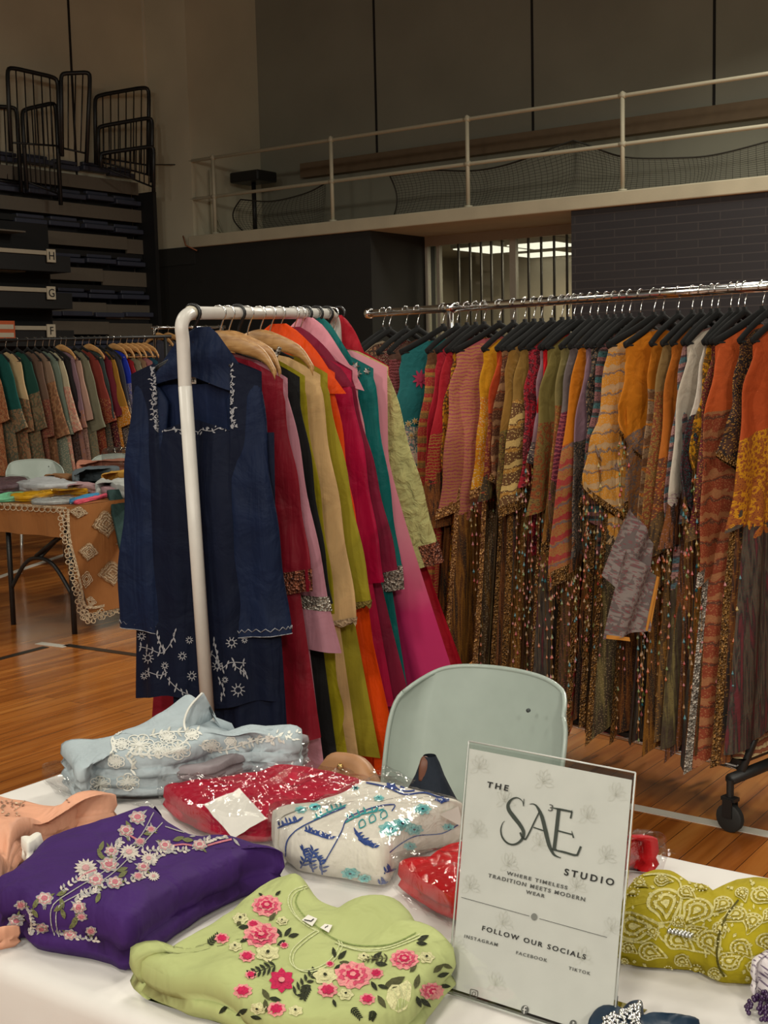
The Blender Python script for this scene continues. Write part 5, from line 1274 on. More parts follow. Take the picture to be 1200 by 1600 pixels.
# pale blue tunic with white embroidery, in an opened bag
PBL = fab('pale_blue_cotton', S(168, 180, 186), .8, .1, .45, 8.)
mbG, oG = garment([(97, 1230, 0), (104, 1206, .4), (126, 1180, 1), (180, 1140, 1), (246, 1118, 1), (300, 1108, 1), (362, 1132, 1), (417, 1144, 1), (460, 1142, 1), (473, 1152, .8), (466, 1166, .5), (400, 1196, .3), (350, 1216, .1), (304, 1240, 0), (250, 1248, 0), (180, 1250, 0), (130, 1244, 0)], .095, PBL,
   'pale blue folded tunic with white embroidered flowers and raised neckline', seed=23, layers=4, amp=.008, edge=.035, bumps=[(312, 1112, .05, .045), (250, 1116, .018, .03), (110, 1214, -.06, .10), (150, 1190, -.02, .12), (400, 1160, -.015, .1)], ridges=[(.5, 60, .003)])
st = Stitch(mbG, None, .0016); rng = random.Random(11)
def lacebloom(x, y, r, sq=.75, n_=6, tilt=0.):
    for k in range(n_):
        a = 2 * PI * k / n_ + tilt; px_, py_ = x + r * .62 * math.cos(a), y + r * .62 * sq * math.sin(a)
        pts = [(px_ + r * .42 * math.cos(b), py_ + r * .42 * sq * math.sin(b)) for b in [2 * PI * j / 8 for j in range(8)]]
        st.stroke(pts, 1.6, 0, closed=True)
        st.stroke([(x, y), (px_ + r * .2 * math.cos(a), py_ + r * .2 * sq * math.sin(a))], 1.4, 0, 1.3)
        st.leaf(x, y, r * .8, r * .3, math.atan2(sq * math.sin(a), math.cos(a)), 1, .8)
    st.ell(x, y, r * .2, r * .2 * sq, 0, 0, 1.6)
for x, y, r in ((157, 1225, 17), (200, 1222, 18), (218, 1164, 22), (248, 1172, 16), (278, 1172, 20), (190, 1163, 12), (262, 1152, 13), (182, 1190, 13), (300, 1148, 11), (330, 1165, 13), (360, 1158, 9), (182, 1142, 8)):
    lacebloom(x, y, r, .72, 6, rng.uniform(0, 1))
for pts in ([(178, 1142), (174, 1158), (176, 1172), (170, 1186)], [(200, 1175), (230, 1180), (262, 1176), (290, 1158), (310, 1140)], [(310, 1164), (340, 1172), (372, 1166), (400, 1156), (440, 1150)], [(205, 1205), (206, 1190), (196, 1180)], [(234, 1150), (262, 1144), (296, 1144)]):
    st.stroke(pts, 2., 0)
    for p in cr(pts, 5)[1::2]:
        for sg in (-1, 1): st.leaf(p.x, p.y, rng.uniform(8, 12), 4, rng.uniform(-.4, .4) + sg * .9, rng.choice((0, 1)))
for i in range(46): x = rng.uniform(370, 470); st.leaf(x, 1160 - (x - 370) * .12 + rng.uniform(-7, 6), rng.uniform(5, 9), 3, rng.uniform(-1.5, 1.5), 0)
st.build('embroidery', [fab('white_floss', S(226, 226, 218), .7), fab('ivory_floss', S(206, 206, 196), .8)], oG)
mb = MB(); A_ = [at(x, y, z) for x, y, z in ((288, 1136, 2.33), (290, 1118, 2.35), (302, 1096, 2.36), (318, 1082, 2.38), (324, 1104, 2.38), (336, 1120, 2.38), (362, 1130, 2.36))]
mb.grid([[p for p in A_], [p + Vector((.012, -.006, -.022)) for p in A_], [p + Vector((.018, .02, -.05)) for p in A_]]); mb.build('collar', PBL, oG)
mb2 = MB().tube(cr([at(x, y, z - .004) for x, y, z in ((290, 1142, 2.31), (288, 1126, 2.33), (297, 1104, 2.35), (316, 1083, 2.37))], 5), .0022, 6); mb2.build('neck_cord', fab('white_floss', S(226, 226, 218)), oG)
for nm_, ol_, h_, mt_, sd_ in (('inner_folds', [(262, 1236, .0), (282, 1218, .6), (330, 1196, 1), (400, 1172, 1), (474, 1156, 1), (472, 1166, .6), (400, 1202, .1), (350, 1222, 0), (300, 1244, 0)], .052, fab('mauve_grey_lining', S(146, 138, 142), .8), 61),
                           ):
    slab(ol_, h_, ZC, mt_, n=80, rings=8, layers=5, edge=.014, amp=.005, seed=sd_).build(nm_, mt_, oG)
bagfilm(oG, [(66, 1222, 0), (104, 1204, .4), (126, 1178, .9), (200, 1150, .6), (300, 1150, .5), (420, 1160, .5), (482, 1160, .5), (470, 1175, .2), (400, 1206, 0), (306, 1250, 0), (250, 1262, 0), (150, 1256, 0), (90, 1240, 0)], .035, 31, amp=.004, edge=.02,
        flaps=[(((64, 1220), (110, 1236), (130, 1252), (92, 1244)), .004), (((430, 1180), (468, 1158), (482, 1162), (455, 1186)), .05), (((200, 1256), (300, 1246), (262, 1270), (226, 1268)), .004)])

# crimson tunic sealed in plastic, white card on top
CRM_ = fab('crimson_jersey', S(168, 18, 48), .6, .12, .3)
oC = thing('bagged_tunic', 'crimson folded tunic sealed in clear plastic with a white card', 'folded garment', onz(390, 1270, ZC), 0, FG)
ol = [(256, 1268, 0), (270, 1240, .6), (330, 1216, 1), (400, 1198, 1), (458, 1190, 1), (520, 1200, 1), (570, 1216, 1), (540, 1250, .6), (470, 1300, 0), (420, 1320, 0), (360, 1318, 0), (300, 1300, 0)]
mbC = slab(ol, .05, ZC, CRM_, n=90, rings=14, seed=24, amp=.008, edge=.03); mbC.build('folded_cloth', CRM_, oC)
bagfilm(oC, [(248, 1262, 0), (262, 1234, .6), (330, 1210, 1), (400, 1193, 1), (458, 1184, 1), (530, 1196, 1), (580, 1212, 1), (550, 1256, .5), (474, 1306, 0), (420, 1328, 0), (350, 1326, 0), (290, 1304, 0)], .06, 32, amp=.01)
st = Stitch(mbC, None, .024); mbx = MB()
P = [st.pt(x, y) for x, y in ((324, 1266), (374, 1244), (414, 1276), (368, 1298))]
rows = [[P[0].lerp(P[1], j / 6).lerp(P[3].lerp(P[2], j / 6), i / 6) + Vector((0, 0, .003 * nz(i * .8, j * .9))) for j in range(7)] for i in range(7)]
MB().grid(rows).build('white_card', plain('white_card_paper', S(228, 224, 216), .7), oC)

# white tunic with blue and turquoise embroidery in a bag
WHT = fab('white_cotton', S(222, 216, 204), .8, .06, .5, 10.)
oW = thing('bagged_tunic', 'white folded tunic embroidered in blue and turquoise, in a clear bag', 'folded garment', onz(570, 1370, ZC), 0, FG)
ol = [(424, 1312, .3), (430, 1286, .9), (452, 1262, 1), (520, 1232, 1), (577, 1212, 1), (640, 1222, 1), (716, 1242, 1), (726, 1262, .8), (716, 1292, .4), (670, 1328, .1), (632, 1356, 0), (612, 1384, 0), (585, 1389, 0), (510, 1376, 0), (448, 1362, 0)]
mbW = slab(ol, .075, ZC, WHT, n=120, rings=18, seed=25, amp=.007, edge=.045, layers=1); mbW.build('folded_cloth', WHT, oW)
st = Stitch(mbW, None, .0018); rng = random.Random(12)
def fern(pts, L, mi, w=2., gap=3, lw=3.4, k=1.):
    st.stroke(pts, w, mi, k)
    for p in cr(pts, gap)[1:]:
        for sg in (-1, 1): st.leaf(p.x, p.y, L * rng.uniform(.8, 1.2), lw, -1.2 + sg * .8 + rng.uniform(-.2, .2), mi, k)
for x, y, r in ((492, 1262, 15), (470, 1266, 9), (660, 1265, 13), (628, 1287, 14), (610, 1296, 18), (646, 1296, 14), (556, 1232, 12), (592, 1248, 8), (700, 1292, 9), (640, 1322, 10), (548, 1364, 14), (570, 1372, 10)):
    st.flower(x, y, r, .6, 7, [1, 4], seed=x); st.daisy(x, y, r * .55, .6, 6, 0, 3)
for pts in ([(447, 1338), (448, 1318), (458, 1302), (480, 1288), (520, 1270), (540, 1262)], [(508, 1346), (520, 1325), (534, 1300), (545, 1278), (585, 1262), (616, 1258), (612, 1268)], [(608, 1332), (626, 1318), (650, 1306), (690, 1302), (716, 1288)], [(556, 1300), (566, 1310), (584, 1322)]):
    st.stroke(pts, 1.8, 2)
for pts in ([(434, 1294), (450, 1288), (464, 1284)], [(476, 1298), (492, 1304), (514, 1310)], [(555, 1302), (566, 1314), (584, 1324)], [(560, 1312), (572, 1320)], [(590, 1382), (602, 1380)], [(470, 1356), (478, 1340), (474, 1328)], [(490, 1362), (486, 1346), (490, 1330)], [(504, 1366), (502, 1350), (496, 1340)], [(600, 1364), (610, 1360)]):
    fern(pts, 11, 2, 2.4, 3, 3.6)
for x in range(462, 512, 6): st.leaf(x + 4, 1364 + (x - 462) * .12, rng.uniform(20, 30), 4.4, -1.9 + rng.uniform(-.3, .5), rng.choice((2, 2, 3)))
for pts in ([(572, 1218), (604, 1224), (632, 1238), (664, 1236), (694, 1244), (722, 1244)],): 
    for dy in (-5, 0, 5): st.stroke([(x, y + dy + 2 * math.sin(x)) for x, y in pts], 2.4, 2)
for x, y in ((600, 1222), (612, 1230), (688, 1250), (700, 1246), (640, 1236)): st.ell(x, y, 9, 5, .3, 2, 1.4, 10, .2, 5)
fern([(490, 1282), (512, 1270), (534, 1262)], 9, 0, 1.6); fern([(540, 1286), (562, 1274), (590, 1268)], 10, 0, 2.)
for x, y in ((566, 1290), (582, 1282), (600, 1276)): st.stroke([(x - 4, y + 5), (x - 5, y - 4), (x + 1, y - 9), (x + 5, y), (x - 4, y + 5)], 1.8, 0)
st.build('embroidery', [THR('turquoise_floss', S(60, 166, 170)), THR('pale_turquoise_floss', S(150, 210, 208)), THR('blue_floss', S(60, 84, 150)), THR('navy_floss', S(30, 40, 70)), THR('aqua_floss', S(110, 196, 200))], oW)
bagfilm(oW, [(418, 1312, .2), (424, 1284, .9), (448, 1258, 1), (520, 1226, 1), (590, 1202, 1), (650, 1220, 1), (724, 1240, 1), (734, 1262, .8), (722, 1298, .3), (676, 1336, 0), (640, 1362, 0), (616, 1392, 0), (585, 1397, 0), (505, 1384, 0), (440, 1370, 0)], .083, 33, amp=.006, edge=.05,
        flaps=[(((577, 1212), (601, 1196), (650, 1222), (640, 1232)), .075)])
st = Stitch(mbW, None, .006); P = [st.pt(x, y) for x, y in ((684, 1272), (716, 1258), (722, 1284), (716, 1289))]
if None not in P: MB().grid([[P[0], P[1]], [P[3], P[2]]]).build('white_card', plain('white_card_paper', S(228, 224, 216)), oW)

# red tunic in a bag, behind and either side of the sign
RDD = fab('scarlet_jersey', S(186, 20, 26), .6, .12, .3)
oR = thing('bagged_tunic', 'scarlet folded tunic in a clear bag, showing on both sides behind the sign', 'folded garment', onz(800, 1370, ZC), 0, FG)
ol = [(622, 1394, .0), (650, 1360, .6), (713, 1322, .9), (850, 1300, 1), (985, 1304, 1), (1012, 1312, 1), (1032, 1326, .7), (1016, 1346, .2), (983, 1362, 0), (900, 1410, 0), (800, 1440, 0), (704, 1444, 0)]
mbR = slab(ol, .05, ZC, RDD, n=100, rings=14, seed=26, amp=.008, edge=.03); mbR.build('folded_cloth', RDD, oR)
bagfilm(oR, [(612, 1394, 0), (642, 1354, .6), (713, 1314, .9), (850, 1292, 1), (985, 1298, 1), (1018, 1308, 1), (1044, 1328, .6), (1024, 1352, .1), (985, 1370, 0), (900, 1418, 0), (800, 1450, 0), (700, 1450, 0)], .058, 34, amp=.011,
        flaps=[(((1010, 1330), (1030, 1318), (1057, 1335), (1020, 1356)), .02), (((612, 1388), (690, 1400), (702, 1448), (640, 1420)), .004)])

# purple tunic
PUR_ = fab('purple_crepe', S(62, 34, 96), .75, .15, .45, 7.)
mbP, oP = garment([(-8, 1400, .6), (6, 1362, 1), (33, 1340, 1), (78, 1300, 1), (120, 1284, 1), (175, 1272, 1), (240, 1268, 1), (300, 1296, 1), (360, 1300, 1), (408, 1312, 1), (436, 1324, .9), (446, 1352, .6), (430, 1376, .2), (383, 1408, 0), (290, 1460, 0), (206, 1524, 0), (168, 1512, 0), (110, 1502, 0), (52, 1492, 0), (28, 1456, .2), (2, 1440, .4)], .07, PUR_,
   'dark purple folded tunic with pink and silver floral embroidery at its neckline', seed=27, layers=2, amp=.007, edge=.04, bumps=[(240, 1272, .028, .035), (150, 1400, .012, .12)], ridges=None)
st = Stitch(mbP, None, .0016); rng = random.Random(13)
PK, DP, SV, GN, WH_ = 0, 1, 2, 3, 4
for p in cr([(98, 1462), (90, 1440), (96, 1416), (130, 1396), (180, 1362), (214, 1332), (238, 1306), (258, 1292)], 3): pass
st.stroke([(93, 1464), (88, 1440), (93, 1416), (125, 1397), (170, 1370), (205, 1338), (228, 1314), (254, 1286)], 1.6, SV)
st.stroke([(86, 1462), (80, 1440), (84, 1414), (118, 1390), (166, 1360), (198, 1330), (222, 1304), (240, 1270)], 1.6, SV)
st.stroke([(258, 1292), (300, 1304), (350, 1304), (400, 1310)], 1.6, SV)
for x, y, r in ((215, 1278, 15), (197, 1299, 14), (236, 1297, 9), (174, 1331, 12), (170, 1352, 17), (219, 1316, 10), (258, 1322, 13), (312, 1321, 13), (306, 1307, 9), (364, 1310, 13), (390, 1308, 9), (150, 1376, 15), (180, 1380, 14), (224, 1356, 12), (34, 1414, 11), (26, 1438, 15), (66, 1450, 12), (124, 1418, 13), (128, 1432, 10), (143, 1454, 10), (110, 1460, 13), (216, 1370, 10), (70, 1405, 15)):
    st.flower(x, y, r * .86, .78, 7, [SV, PK, WH_, DP] if r > 11 else [SV, PK, DP], seed=x)
    for k in range(3): st.leaf(x, y, r * rng.uniform(1.1, 1.35), r * .35, rng.uniform(0, 6.28), rng.choice((SV, GN, SV)), .7)
for x, y, r in ((134, 1357, 19), (202, 1332, 16), (232, 1342, 13), (240, 1370, 10)): st.daisy(x, y, r, .8, 14, WH_, PK)
for x, y, a in ((52, 1420, -1.1), (84, 1424, -.6), (60, 1434, -2.2), (102, 1436, -1.9), (108, 1450, -.7), (150, 1412, -1.2), (160, 1344, -2.), (182, 1362, -.3), (224, 1304, -.2), (270, 1314, -.3), (284, 1312, .1), (205, 1300, -2), (155, 1332, -1.2), (100, 1420, -1.9), (88, 1400, -.4), (112, 1444, -.9), (184, 1372, -.6)):
    st.leaf(x, y, 19, 8, a, GN)
for pts in ([(96, 1392), (120, 1376), (136, 1374), (150, 1366)], [(128, 1398), (160, 1388), (196, 1380), (226, 1368)], [(200, 1346), (230, 1330), (262, 1332), (290, 1330)], [(44, 1424), (50, 1444), (46, 1460)], [(118, 1410), (130, 1400), (150, 1394)], [(320, 1316), (336, 1310), (350, 1308)], [(188, 1316), (182, 1322), (176, 1340)], [(88, 1458), (118, 1466), (150, 1470)], [(236, 1350), (246, 1338), (270, 1328)]):
    for p in cr(pts, 4): 
        for sg in (-1, 1): st.leaf(p.x, p.y, 8, 4.4, -.7 + sg * .8 + rng.uniform(-.3, .3), rng.choice((SV, WH_)))
st.stroke([(196, 1302), (206, 1308), (216, 1314)], 3, DP); st.stroke([(120, 1376), (134, 1366), (150, 1360)], 2.4, DP); st.stroke([(270, 1322), (286, 1320), (300, 1322)], 2.6, DP); st.stroke([(324, 1322), (345, 1316), (362, 1312)], 3, DP)
st.build('floral_embroidery', [THR('rose_floss', S(206, 156, 158)), THR('coral_floss', S(196, 118, 130)), THR('silver_floss', S(170, 166, 164)), THR('sage_floss', S(112, 114, 76)), THR('cream_floss', S(208, 198, 188))], oP)
mb = MB(); P_ = [at(x, y, z) for x, y, z in ((232, 1298, 1.95), (234, 1272, 1.98), (242, 1259, 2.0), (252, 1272, 2.0), (256, 1292, 1.97))]
mb.grid([P_, [p + Vector((.004, .012, -.03)) for p in P_]]); mb.build('stand_collar', PUR_, oP)
def tagon(st, o, px, txt=None, w=.02):
    P = [st.pt(x, y, 2.5) for x, y in px]
    if None in P: return
    X = (P[1] - P[0]); Y = (P[0] - P[3]); t_ = MB().grid([[P[0], P[1]], [P[3], P[2]]]).build('size_tag', plain('white_tag', S(226, 222, 212)), o, smooth=False)
    nn = X.cross(Y).normalized(); c = (P[3] + P[2]) / 2 + Y * .22 + nn * .0008
    letters(txt, 'size_letter', INK, t_, c, X.normalized(), nn.cross(X.normalized()), Y.length * .5, depth=.0002)
tagon(st, oP, ((256, 1303), (270, 1294), (286, 1296), (272, 1306)), 'XL')

# lime tunic, nearest
LIM = fab('lime_crepe', S(170, 178, 120), .78, .1, .4, 7.)
mbL, oL = garment([(203, 1534, .2), (207, 1514, .7), (240, 1480, 1), (333, 1430, 1), (375, 1402, 1), (410, 1380, 1), (436, 1371, 1), (475, 1383, 1), (528, 1411, 1), (570, 1410, 1), (615, 1417, 1), (642, 1438, .9), (657, 1460, .8), (696, 1482, .7), (713, 1520, .4), (706, 1548, .2), (680, 1592, 0), (640, 1640, 0), (540, 1665, 0), (420, 1655, 0), (335, 1606, 0), (272, 1590, 0), (218, 1562, 0)], .06, LIM,
   'lime green folded tunic embroidered with pink and cream flowers, nearest on the table', seed=28, layers=2, amp=.008, edge=.035, bumps=[(462, 1392, .02, .03), (590, 1424, .018, .045), (510, 1520, -.006, .04), (640, 1450, .01, .03)])
st = Stitch(mbL, None, .0016); rng = random.Random(14)
P1, P2, P3, G1, G2, CR_, PIP, DKC = range(8)
neckL = [(478, 1384), (458, 1392), (450, 1408), (458, 1428), (478, 1446), (494, 1454)]
drop_ = [(494, 1454), (474, 1468), (456, 1486), (454, 1504), (468, 1516), (492, 1514), (516, 1500), (530, 1478), (528, 1470)]
neckR = [(524, 1474), (560, 1484), (600, 1482), (640, 1468), (656, 1460)]
for pts in (neckL, drop_, neckR):
    for dx in (0, 5): st.stroke([(x + dx * .9, y + dx * .5) for x, y in pts], 1.7, PIP)
st.stroke([(470, 1388), (462, 1410), (474, 1430), (500, 1452), (524, 1468), (560, 1478), (610, 1476), (650, 1458)], 2., DKC, .8)
def carn(x, y, r, sq=.72, rot=0):
    st.ell(x, y, r * 1.08, r * 1.08 * sq, rot, P1, 1, 30, .1, 11, x); st.ell(x, y, r * .8, r * .8 * sq, rot, P2, 1.5, 30, .12, 9, x); st.ell(x, y, r * .56, r * .56 * sq, rot, P1, 2, 24, .14, 8, x)
    st.ell(x, y, r * .4, r * .4 * sq, rot, P3, 2.5, 20, .16, 7, x); st.ell(x, y, r * .18, r * .18 * sq, rot, P1, 3, 12, .1, 5)
for x, y, r in ((417, 1416, 21), (408, 1462, 25), (552, 1525, 27), (632, 1500, 20), (674, 1549, 17)): carn(x, y, r)
for x, y, r in ((440, 1533, 21),):
    for k in range(8): a = k * .785; st.leaf(x, y, r * (1. if k % 2 else .95), r * .75, math.atan2(.72 * math.sin(a), math.cos(a)), P3)
    st.ell(x, y, r * .25, r * .2, 0, P1, 2)
for x, y, r in ((386, 1495, 11), (380, 1549, 13), (432, 1577, 13), (588, 1522, 10), (512, 1548, 14), (574, 1562, 11), (347, 1467, 10), (396, 1445, 9), (392, 1524, 8), (444, 1478, 6), (516, 1507, 6)):
    st.ell(x, y, r * 1.1, r * .8, 0, P1, 1, 22, .14, 8, x); st.ell(x, y, r * .7, r * .5, 0, P3, 1.6, 18, .16, 7, x)
for x, y, r in ((418, 1490, 18), (441, 1440, 9), (508, 1526, 18), (540, 1555, 12), (568, 1496, 9), (368, 1480, 10), (666, 1497, 12), (376, 1436, 12), (404, 1576, 12), (462, 1580, 11)):
    st.flower(x, y, r, .72, 6, [CR_, CR_], seed=x); st.ell(x, y, r * .18, r * .15, 0, G1, 3)
st.poly([(606, 1548), (612, 1540), (624, 1540), (636, 1532), (643, 1540), (641, 1560), (634, 1576), (622, 1582), (610, 1576), (603, 1562)], CR_, 1.2)
for L in ([(612, 1546), (620, 1560), (622, 1578)], [(624, 1542), (628, 1560), (626, 1578)], [(638, 1538), (634, 1556), (630, 1572)]): st.stroke(L, 1, PIP, 2)
for x, y, L, a, mi in ((420, 1440, 18, -.9, G2), (432, 1438, 16, .3, G1), (444, 1464, 18, -.9, G1), (450, 1464, 18, -.2, G1), (440, 1466, 16, -2., G1), (446, 1470, 16, 2.6, G1), (370, 1448, 24, -1., G2), (372, 1450, 18, -.1, G1), (352, 1442, 18, -2.6, G1),
                     (388, 1468, 14, 2.8, G1), (528, 1500, 20, -.8, G1), (530, 1504, 22, 0.2, G2), (524, 1498, 18, -1.8, G1), (534, 1508, 14, 2.6, G1), (580, 1502, 22, -.7, G1), (586, 1506, 20, .1, G1), (598, 1546, 40, -.5, G2), (590, 1556, 24, 1., G2), (652, 1470, 20, -.4, G1), (650, 1474, 18, .1, G1),
                     (648, 1546, 24, -1.3, G2), (650, 1556, 20, 1.2, G1), (656, 1560, 22, .7, G1), (676, 1520, 22, -.7, G2), (682, 1526, 20, -.3, G1), (686, 1540, 18, .1, G1), (690, 1506, 18, .4, G2), (410, 1546, 22, 1., G2), (420, 1560, 20, .2, G1), (414, 1562, 20, 1.4, G2), (520, 1562, 14, 1.2, G1), (580, 1534, 18, 1., G1), (590, 1540, 18, .3, G1),
                     (388, 1576, 22, 2.6, G1), (392, 1588, 18, .2, G1), (356, 1572, 18, 2.4, G1), (640, 1520, 16, -.8, G2), (404, 1396, 10, .6, G1), (418, 1402, 10, .2, G1), (430, 1400, 12, -.7, G1)):
    st.leaf(x, y, L, L * .42, a, mi)
def frond(x0, y0, x1, y1, L, mi):
    for i in range(6):
        t_ = i / 5; x, y = x0 + (x1 - x0) * t_, y0 + (y1 - y0) * t_; a = math.atan2(y1 - y0, x1 - x0)
        for sg in (-1, 1): st.leaf(x, y, L * (1 - .4 * t_), L * .32, a + sg * .9, mi)
    st.stroke([(x0, y0), (x1, y1)], 1.3, mi)
frond(430, 1510, 392, 1522, 15, G1); frond(462, 1556, 490, 1520, 16, G1); frond(480, 1540, 474, 1560, 12, G1); frond(326, 1476, 340, 1462, 9, G1); frond(550, 1576, 562, 1590, 9, G1); frond(584, 1580, 580, 1592, 9, G1); frond(606, 1498, 570, 1500, 10, G2)
st.build('floral_embroidery', [THR('blush_floss', S(232, 150, 150)), THR('pink_floss', S(214, 84, 112)), THR('magenta_floss', S(198, 36, 84)), THR('dark_green_floss', S(46, 50, 34)), THR('olive_floss', S(84, 84, 54)), THR('ecru_floss', S(214, 210, 160)), THR('lime_piping', S(206, 212, 160)), THR('neck_facing', S(140, 156, 92))], oL)
tagon(st, oL, ((472, 1440), (482, 1432), (496, 1438), (488, 1450)), 'L'); tagon(st, oL, ((500, 1452), (508, 1446), (520, 1448), (514, 1460)), '~')

# olive paisley tunic
PAI = fab('olive_paisley_ground', S(166, 150, 28), .75, .15, .4, 8.)
mbO, oO = garment([(955, 1500, .1), (962, 1430, .8), (979, 1370, 1), (1014, 1354, 1), (1066, 1361, 1), (1100, 1367, 1), (1124, 1380, 1), (1157, 1388, 1), (1185, 1376, 1), (1215, 1372, 1), (1240, 1420, .8), (1225, 1490, .4), (1185, 1528, .2), (1148, 1546, .0), (1109, 1536, 0), (1061, 1524, 0), (1011, 1518, 0)], .08, PAI,
   'olive green folded tunic with cream paisley print right of the sign', seed=29, layers=1, amp=.006, edge=.05, bumps=[(1180, 1400, .016, .035), (1130, 1450, -.008, .02), (1066, 1366, .012, .02)])
st = Stitch(mbO, None, .0014); rng = random.Random(15)
def paisley(x, y, r, ang, sq=.8, rings_=(0, 1, 0, 1, 0)):
    c, d = math.cos(ang), math.sin(ang); shape = []
    for k in range(22):
        a = 2 * PI * k / 22; f = 1 + .06 * math.sin(11 * a); u = math.cos(a); v = math.sin(a)
        tip = max(0, u) ** 3; shape.append(((u + tip * .55) * f, (v * (1 - .55 * max(0, u)) + tip * .5) * f))
    for q, mi in enumerate(rings_):
        s_ = r * (1 - q * .19); pts = [(x + (u * c - v * d) * s_, y + (u * d + v * c) * s_ * sq) for u, v in shape]; st.poly(pts, mi, 1 + q * .45)
    for k in range(10): a = k * .628; st.ell(x + r * .62 * math.cos(a), y + r * .62 * sq * math.sin(a), 1.4, 1.2, 0, 2, 3.4, 6)
for x, y, r, a in ((1000, 1380, 13, .3), (1034, 1376, 12, -.2), (990, 1396, 15, 2.6), (1040, 1412, 30, 1.2), (990, 1446, 30, -.3), (1090, 1424, 26, 2.), (1072, 1395, 14, .4), (1084, 1455, 15, -.6), (1060, 1468, 22, .4), (1016, 1486, 19, .1), (1110, 1470, 22, .9), (1096, 1388, 15, .2), (1130, 1414, 17, 2.), (1126, 1450, 13, 1.), (1150, 1430, 18, 2.4), (1140, 1500, 20, -.8), (1158, 1480, 18, .6), (1176, 1440, 17, 1.6), (1190, 1400, 18, .3), (1196, 1470, 16, 1.), (1066, 1500, 13, .4), (1088, 1512, 15, -.4), (1118, 1520, 12, 0.), (1180, 1510, 14, .3), (1044, 1512, 10, .6), (982, 1480, 12, .4), (976, 1500, 9, .2), (1160, 1396, 12, 1.), (1020, 1454, 12, 1.), (1060, 1440, 11, .4), (1204, 1430, 14, 2)):
    paisley(x, y, r, a)
for x, y in [(rng.uniform(966, 1200), rng.uniform(1360, 1530)) for _ in range(120)]: st.ell(x, y, rng.uniform(2, 4), rng.uniform(1.6, 3), rng.uniform(0, 3), 0, .9, 8, .15, 4)
for pts in ([(985, 1372), (1030, 1366), (1060, 1376), (1064, 1402), (1058, 1436), (1020, 1442)], [(1024, 1452), (1040, 1472), (1072, 1482), (1110, 1490)], [(1068, 1462), (1098, 1476), (1104, 1496)], [(970, 1466), (1000, 1472), (1024, 1460)]): st.stroke(pts, 3, 0, 1.2)
st.build('paisley_print', [THR('cream_print', S(214, 204, 138)), THR('olive_print', S(160, 142, 30)), THR('pale_cream_print', S(226, 218, 164))], oO)
st.stroke
st2 = Stitch(mbO, None, .004); st2.stroke([(1154, 1408), (1136, 1432), (1124, 1462), (1122, 1500), (1132, 1524)], 3., 0)
st2.build('fold_piping', [THR('deep_olive_edge', S(90, 82, 24))], oO)  # dark olive line drawn along the fold
q = st2.pt(1064, 1461); mb = MB()
for k in range(7):
    for j in range(3): mb.lathe(q + HW * (.0045 * (k - 3)) + HN * (.004 * (j - 1)) + Vector((0, 0, .004)), [(.0005, .003), (.0024, .001), (.0024, -.001), (.0005, -.003)], 6)
mb.build('rhinestone_brooch', STEEL, oO)

# things at the right and bottom edges
FLW = printed('purple_flower_cotton', S(206, 198, 200), S(206, 198, 200), S(206, 198, 200), S(70, 40, 84), zs=5, scale=60)
garment([(1174, 1556, 0), (1180, 1530, .6), (1188, 1480, 1), (1202, 1462, 1), (1260, 1460, 1), (1260, 1560, 0), (1210, 1572, 0)], .05, FLW, 'white cotton garment with purple flowers at the right edge beside the paisley tunic', n=60, rings=8, edge=.02, seed=41)
PB = plain('purple_bead', S(52, 24, 66), .25); mb = MB(); rng = random.Random(16); c = onz(1204, 1584, ZC)
for k in range(150):
    a = rng.uniform(0, 6.28); r = .028 * math.sqrt(rng.random()); h = .022 * (1 - (r / .03) ** 2) * rng.uniform(.3, 1)
    mb.lathe(c + Vector((r * math.cos(a), r * math.sin(a), h + .003)), [(.0005, .003), (.0026, .0012), (.0026, -.0012), (.0005, -.003)], 6)
tag(mb.build('bead_bracelet', PB), 'small heap of dark purple beads at the bottom right edge of the table', 'beads')
NVC = fab('navy_silk', S(30, 48, 66), .5)
mbN, oN = garment([(940, 1600, .3), (960, 1578, 1), (985, 1564, 1), (1002, 1560, 1), (1010, 1582, 1), (1040, 1586, 1), (1078, 1600, .6), (1090, 1640, 0), (1000, 1665, 0), (920, 1640, 0)], .035, NVC, 'dark navy garment with silver beaded collar at the bottom edge by the sign', n=80, rings=10, edge=.02, seed=42, amp=.008, wr=24)
st = Stitch(mbN, None, .002); mb = MB(); rng = random.Random(17)
for k in range(260):
    x, y = rng.uniform(942, 1000), rng.uniform(1568, 1615)
    if y < 1592 - (x - 942) * .42: continue
    p = st.pt(x, y)
    if p: mb.lathe(p, [(.0004, .0028), (.0021, .0014), (.0021, -.0008), (.0004, -.002)], 6)
mb.build('silver_beads', CHROME, oN)

# bags standing behind the table
TANL = plain('tan_leather', S(176, 128, 88), .5); DKB = fab('dark_blue_canvas', S(36, 42, 52), .8); BRL = plain('brown_leather', S(104, 62, 44), .5)
tb = thing('leather_bag', 'tan leather bag with a brass stud behind the crimson bagged tunic', 'bag')
c = at(542, 1200, 2.62); tb.location = (c.x, c.y, c.z - .62)
mb = MB(); rows = []
for i in range(13):
    u = -1 + 2 * i / 12; h = .052 * (1 - abs(u) ** 3.2); row = []
    for yy, dz in ((-.035, -.16), (-.04, -.03), (-.03, h * .7), (-.005, h), (.03, h * .9), (.04, -.16)): row.append(c + HW * (u * .074) + HN * yy * .5 + Vector((0, 0, dz - .02)))
    rows.append(row)
mb.grid(rows); mb.build('flap', TANL, tb)
MB().box(c - Vector((0, 0, .36)), (.12, .07, .52), AX).build('body', TANL, tb, smooth=False, bevel=.02)
